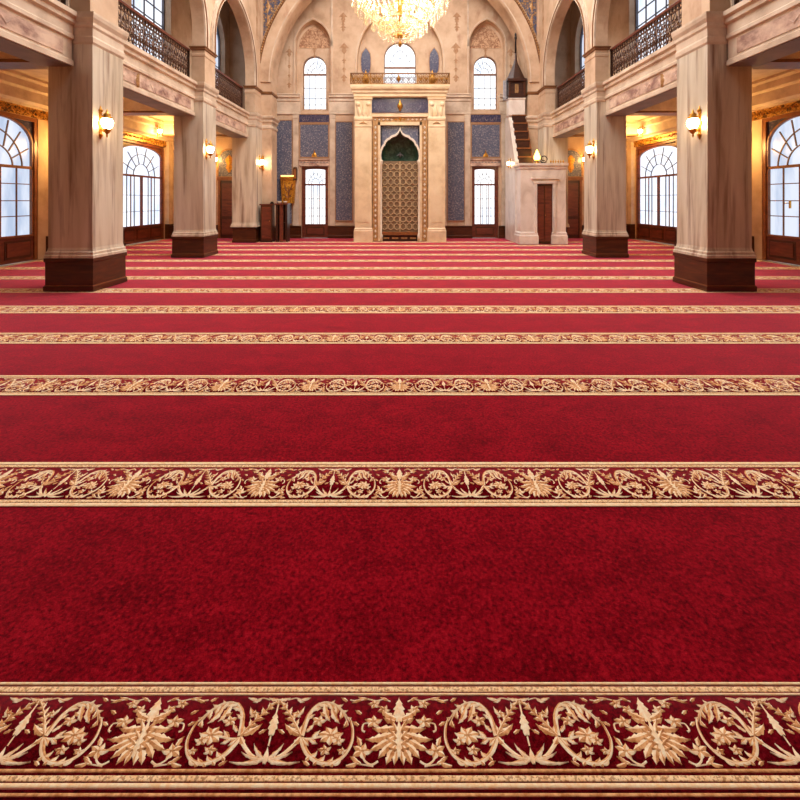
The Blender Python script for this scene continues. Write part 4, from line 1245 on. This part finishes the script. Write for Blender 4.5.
# =================================================================== CHANDELIER
CY = 10.0
e = thing('chandelier', 'large crystal chandelier glowing warm white, hanging over the middle of the carpet', 'chandelier', (0, CY, 5.29))
fr_ = MB()
fr_.tube([(0,CY,5.6),(0,CY,ZC-.15)], .02, M['gold'], 8)
fr_.lathe([(.03,ZC-.3),(.2,ZC-.12),(.22,ZC-.01)], (0,CY,0), M['gold'], 16)
fr_.lathe([(.02,6.0),(.09,6.1),(.05,6.3),(.11,6.5),(.06,6.9),(.12,7.2),(.04,7.5)], (0,CY,0), M['gold'], 14)
tiers = [(1.32,7.15,.32,46,6),(1.24,6.85,.36,46,6),(1.16,6.62,.36,44,6),(1.02,6.42,.34,40,6),(.84,6.22,.34,34,6),(.66,6.06,.34,28,6),(.52,5.86,.30,24,5),(.36,5.74,.24,18,4),(.2,5.62,.2,10,4)]
for r_, z, L, k, nd in tiers:
    fr_.tube([(r_*math.cos(2*PI*i/32), CY+r_*math.sin(2*PI*i/32), z) for i in range(32)], .012, M['gold'], 5, True)
    for i in range(6):
        a = 2*PI*i/6+.2; fr_.tube([(0,CY,z+.12),(r_*.6*math.cos(a),CY+r_*.6*math.sin(a),z+.02),(r_*math.cos(a),CY+r_*math.sin(a),z)], .009, M['gold'], 4)
fr_.build('frame', e)
def drop(mb, x, y, z, w_, h):
    vs = [(x,y,z+h*.35)]+[(x+w_*math.cos(k*PI/2+.4), y+w_*math.sin(k*PI/2+.4), z) for k in range(4)]+[(x,y,z-h*.65)]
    mb.add(vs, [(0,1,2),(0,2,3),(0,3,4),(0,4,1),(5,2,1),(5,3,2),(5,4,3),(5,1,4)], M['crystal'])
strands = []
for r_, z, L, k, nd in tiers:
    for i in range(k):
        a = 2*PI*(i+.5*rng.random())/k
        L2 = L*rng.uniform(.75,1.1)
        strands.append((r_*math.cos(a), CY+r_*math.sin(a), z, L2, nd))
strands.sort(key=lambda t: (t[2] > 6.7, t[1]))
rest = MB()
for j, (x, y, z, L, nd) in enumerate(strands):
    mb = MB() if j < 100 else rest
    for i in range(nd):
        h = L/nd
        w_ = .016 if i < nd-1 else .026
        drop(mb, x, y, z-h*(i+.4), w_, h*(1.0 if i < nd-1 else 1.7))
    if j < 100: mb.build('crystal_strand', e)
# swags of beads running from tier to tier and packed inner drops
for (r0, z0, *_), (r1, z1, *_2) in zip(tiers[:-1], tiers[1:]):
    k = int(34*r0)+8
    for i in range(k):
        a = 2*PI*i/k
        for t in (.15,.4,.65,.9):
            rr = r0+(r1-r0)*t; zz = z0+(z1-z0)*t-.07*math.sin(PI*t)
            drop(rest, rr*.97*math.cos(a), CY+rr*.97*math.sin(a), zz, .02, .09)
for i in range(420):
    a = rng.random()*2*PI; z = rng.uniform(5.75,7.1)
    rm = np.interp(z, [5.6,5.86,6.06,6.22,6.42,6.62,7.2], [.2,.5,.64,.8,1.0,1.12,1.3])
    rr = rm*math.sqrt(rng.uniform(.1,1))*.95
    drop(rest, rr*math.cos(a), CY+rr*math.sin(a), z, .022, .13)
o = rest.build('crystal_drops', e); o['kind'] = 'stuff'
p = MB(); p.lathe([(.004,5.29),(.03,5.33),(.05,5.39),(.02,5.43),(.015,5.5),(.06,5.54),(.08,5.6),(.03,5.66)], (0,CY,0), M['gold'], 12); p.build('pendant', e)
for r_, z, k in ((1.08,6.74,14),(.74,6.38,10),(.42,6.08,6)):
    for i in range(k):
        a = 2*PI*(i+.3)/k
        b = MB(); b.lathe([(.012,0),(.028,.03),(.022,.07),(.003,.12)], (r_*math.cos(a), CY+r_*math.sin(a), z), M['bulb'], 8); b.build('bulb', e)

# =================================================================== ADDED FILL AND LAMP LIGHT
def area(name, loc, sx, sy, power, colr, rot=(0,0,0)):
    l = bpy.data.lights.new(name, 'AREA'); l.shape = 'RECTANGLE'; l.size = sx; l.size_y = sy; l.energy = power
    l.color = lin(colr)[:3]
    o = bpy.data.objects.new(name, l); o.location = loc; o.rotation_euler = rot; col.objects.link(o); return o
def point(name, loc, power, colr, r):
    l = bpy.data.lights.new(name, 'POINT'); l.energy = power; l.color = lin(colr)[:3]; l.shadow_soft_size = r
    o = bpy.data.objects.new(name, l); o.location = loc; col.objects.link(o); return o
# added overhead fill above the nave, and a weaker one over the viewer
area('overhead_fill_light', (0, 10.0, ZC-.08), 7, 7, 1380, (255,249,244))
area('rear_fill_light', (0, -1.0, ZC-.08), 5, 5, 75, (255,249,244))
for k, (y, h) in enumerate(((10.0, 3.5), (-1.0, 2.5))):  # glowing lanterns invented to go with the fill lights, out of view
    e = struct('window_%d' % (16+k), (0, y, ZC-.06), 'added unseen square roof lantern %s' % ('over the chandelier' if k == 0 else 'near the entrance'))
    p = MB(); p.box(-h, h, y-h, y+h, ZC-.05, ZC-.02, M['pane_day']); p.build('window_pane', e)
    p = MB()
    for a, b, c_, d in ((-h-.15,h+.15,y-h-.15,y-h),(-h-.15,h+.15,y+h,y+h+.15),(-h-.15,-h,y-h,y+h),(h,h+.15,y-h,y+h)): p.box(a,b,c_,d,ZC-.12,ZC-.005,M['stone'])
    p.build('window_frame', e)
point('chandelier_light', (0, CY, 6.55), 330, (255,236,206), .5)
for s in (-1,1):
    for y in (15.9, 11.72, 5.5):  # far two sit at wall lamps; the nearest is fill added without a fixture
        point('aisle_lamp_and_fill', (s*9.1, y, 4.0 if y > 12 else 3.1), 85 if y > 6 else 30, (255,196,110), .1)
    point('door_lamp_light', (s*7.75, 17.1, 3.3), 28, (255,190,100), .08)

# =================================================================== CAMERA, WORLD, RENDER
cam = bpy.data.cameras.new('camera'); cam.sensor_width = 36; cam.sensor_fit = 'HORIZONTAL'
cam.lens = 412/800*36; cam.shift_y = -.25; cam.clip_start = .05
co = bpy.data.objects.new('camera', cam); co.location = (0,0,1.6); co.rotation_euler = (R(90),0,0); col.objects.link(co)
SC.camera = co
wd = bpy.data.worlds.new('world'); SC.world = wd; wd.use_nodes = True
wd.node_tree.nodes['Background'].inputs[0].default_value = (.75,.85,1,1); wd.node_tree.nodes['Background'].inputs[1].default_value = 1
SC.view_settings.view_transform = 'Standard'; SC.view_settings.look = 'None'
SC.view_settings.gamma = 1; SC.view_settings.use_curve_mapping = False
SC.view_settings.exposure = 0.1
SC.cycles.max_bounces = 8; SC.cycles.diffuse_bounces = 5; SC.cycles.transparent_max_bounces = 24
SC.cycles.use_denoising = True
SC.cycles.sample_clamp_indirect = 8
for o in bpy.data.objects:
    if '_w' in o: del o['_w']
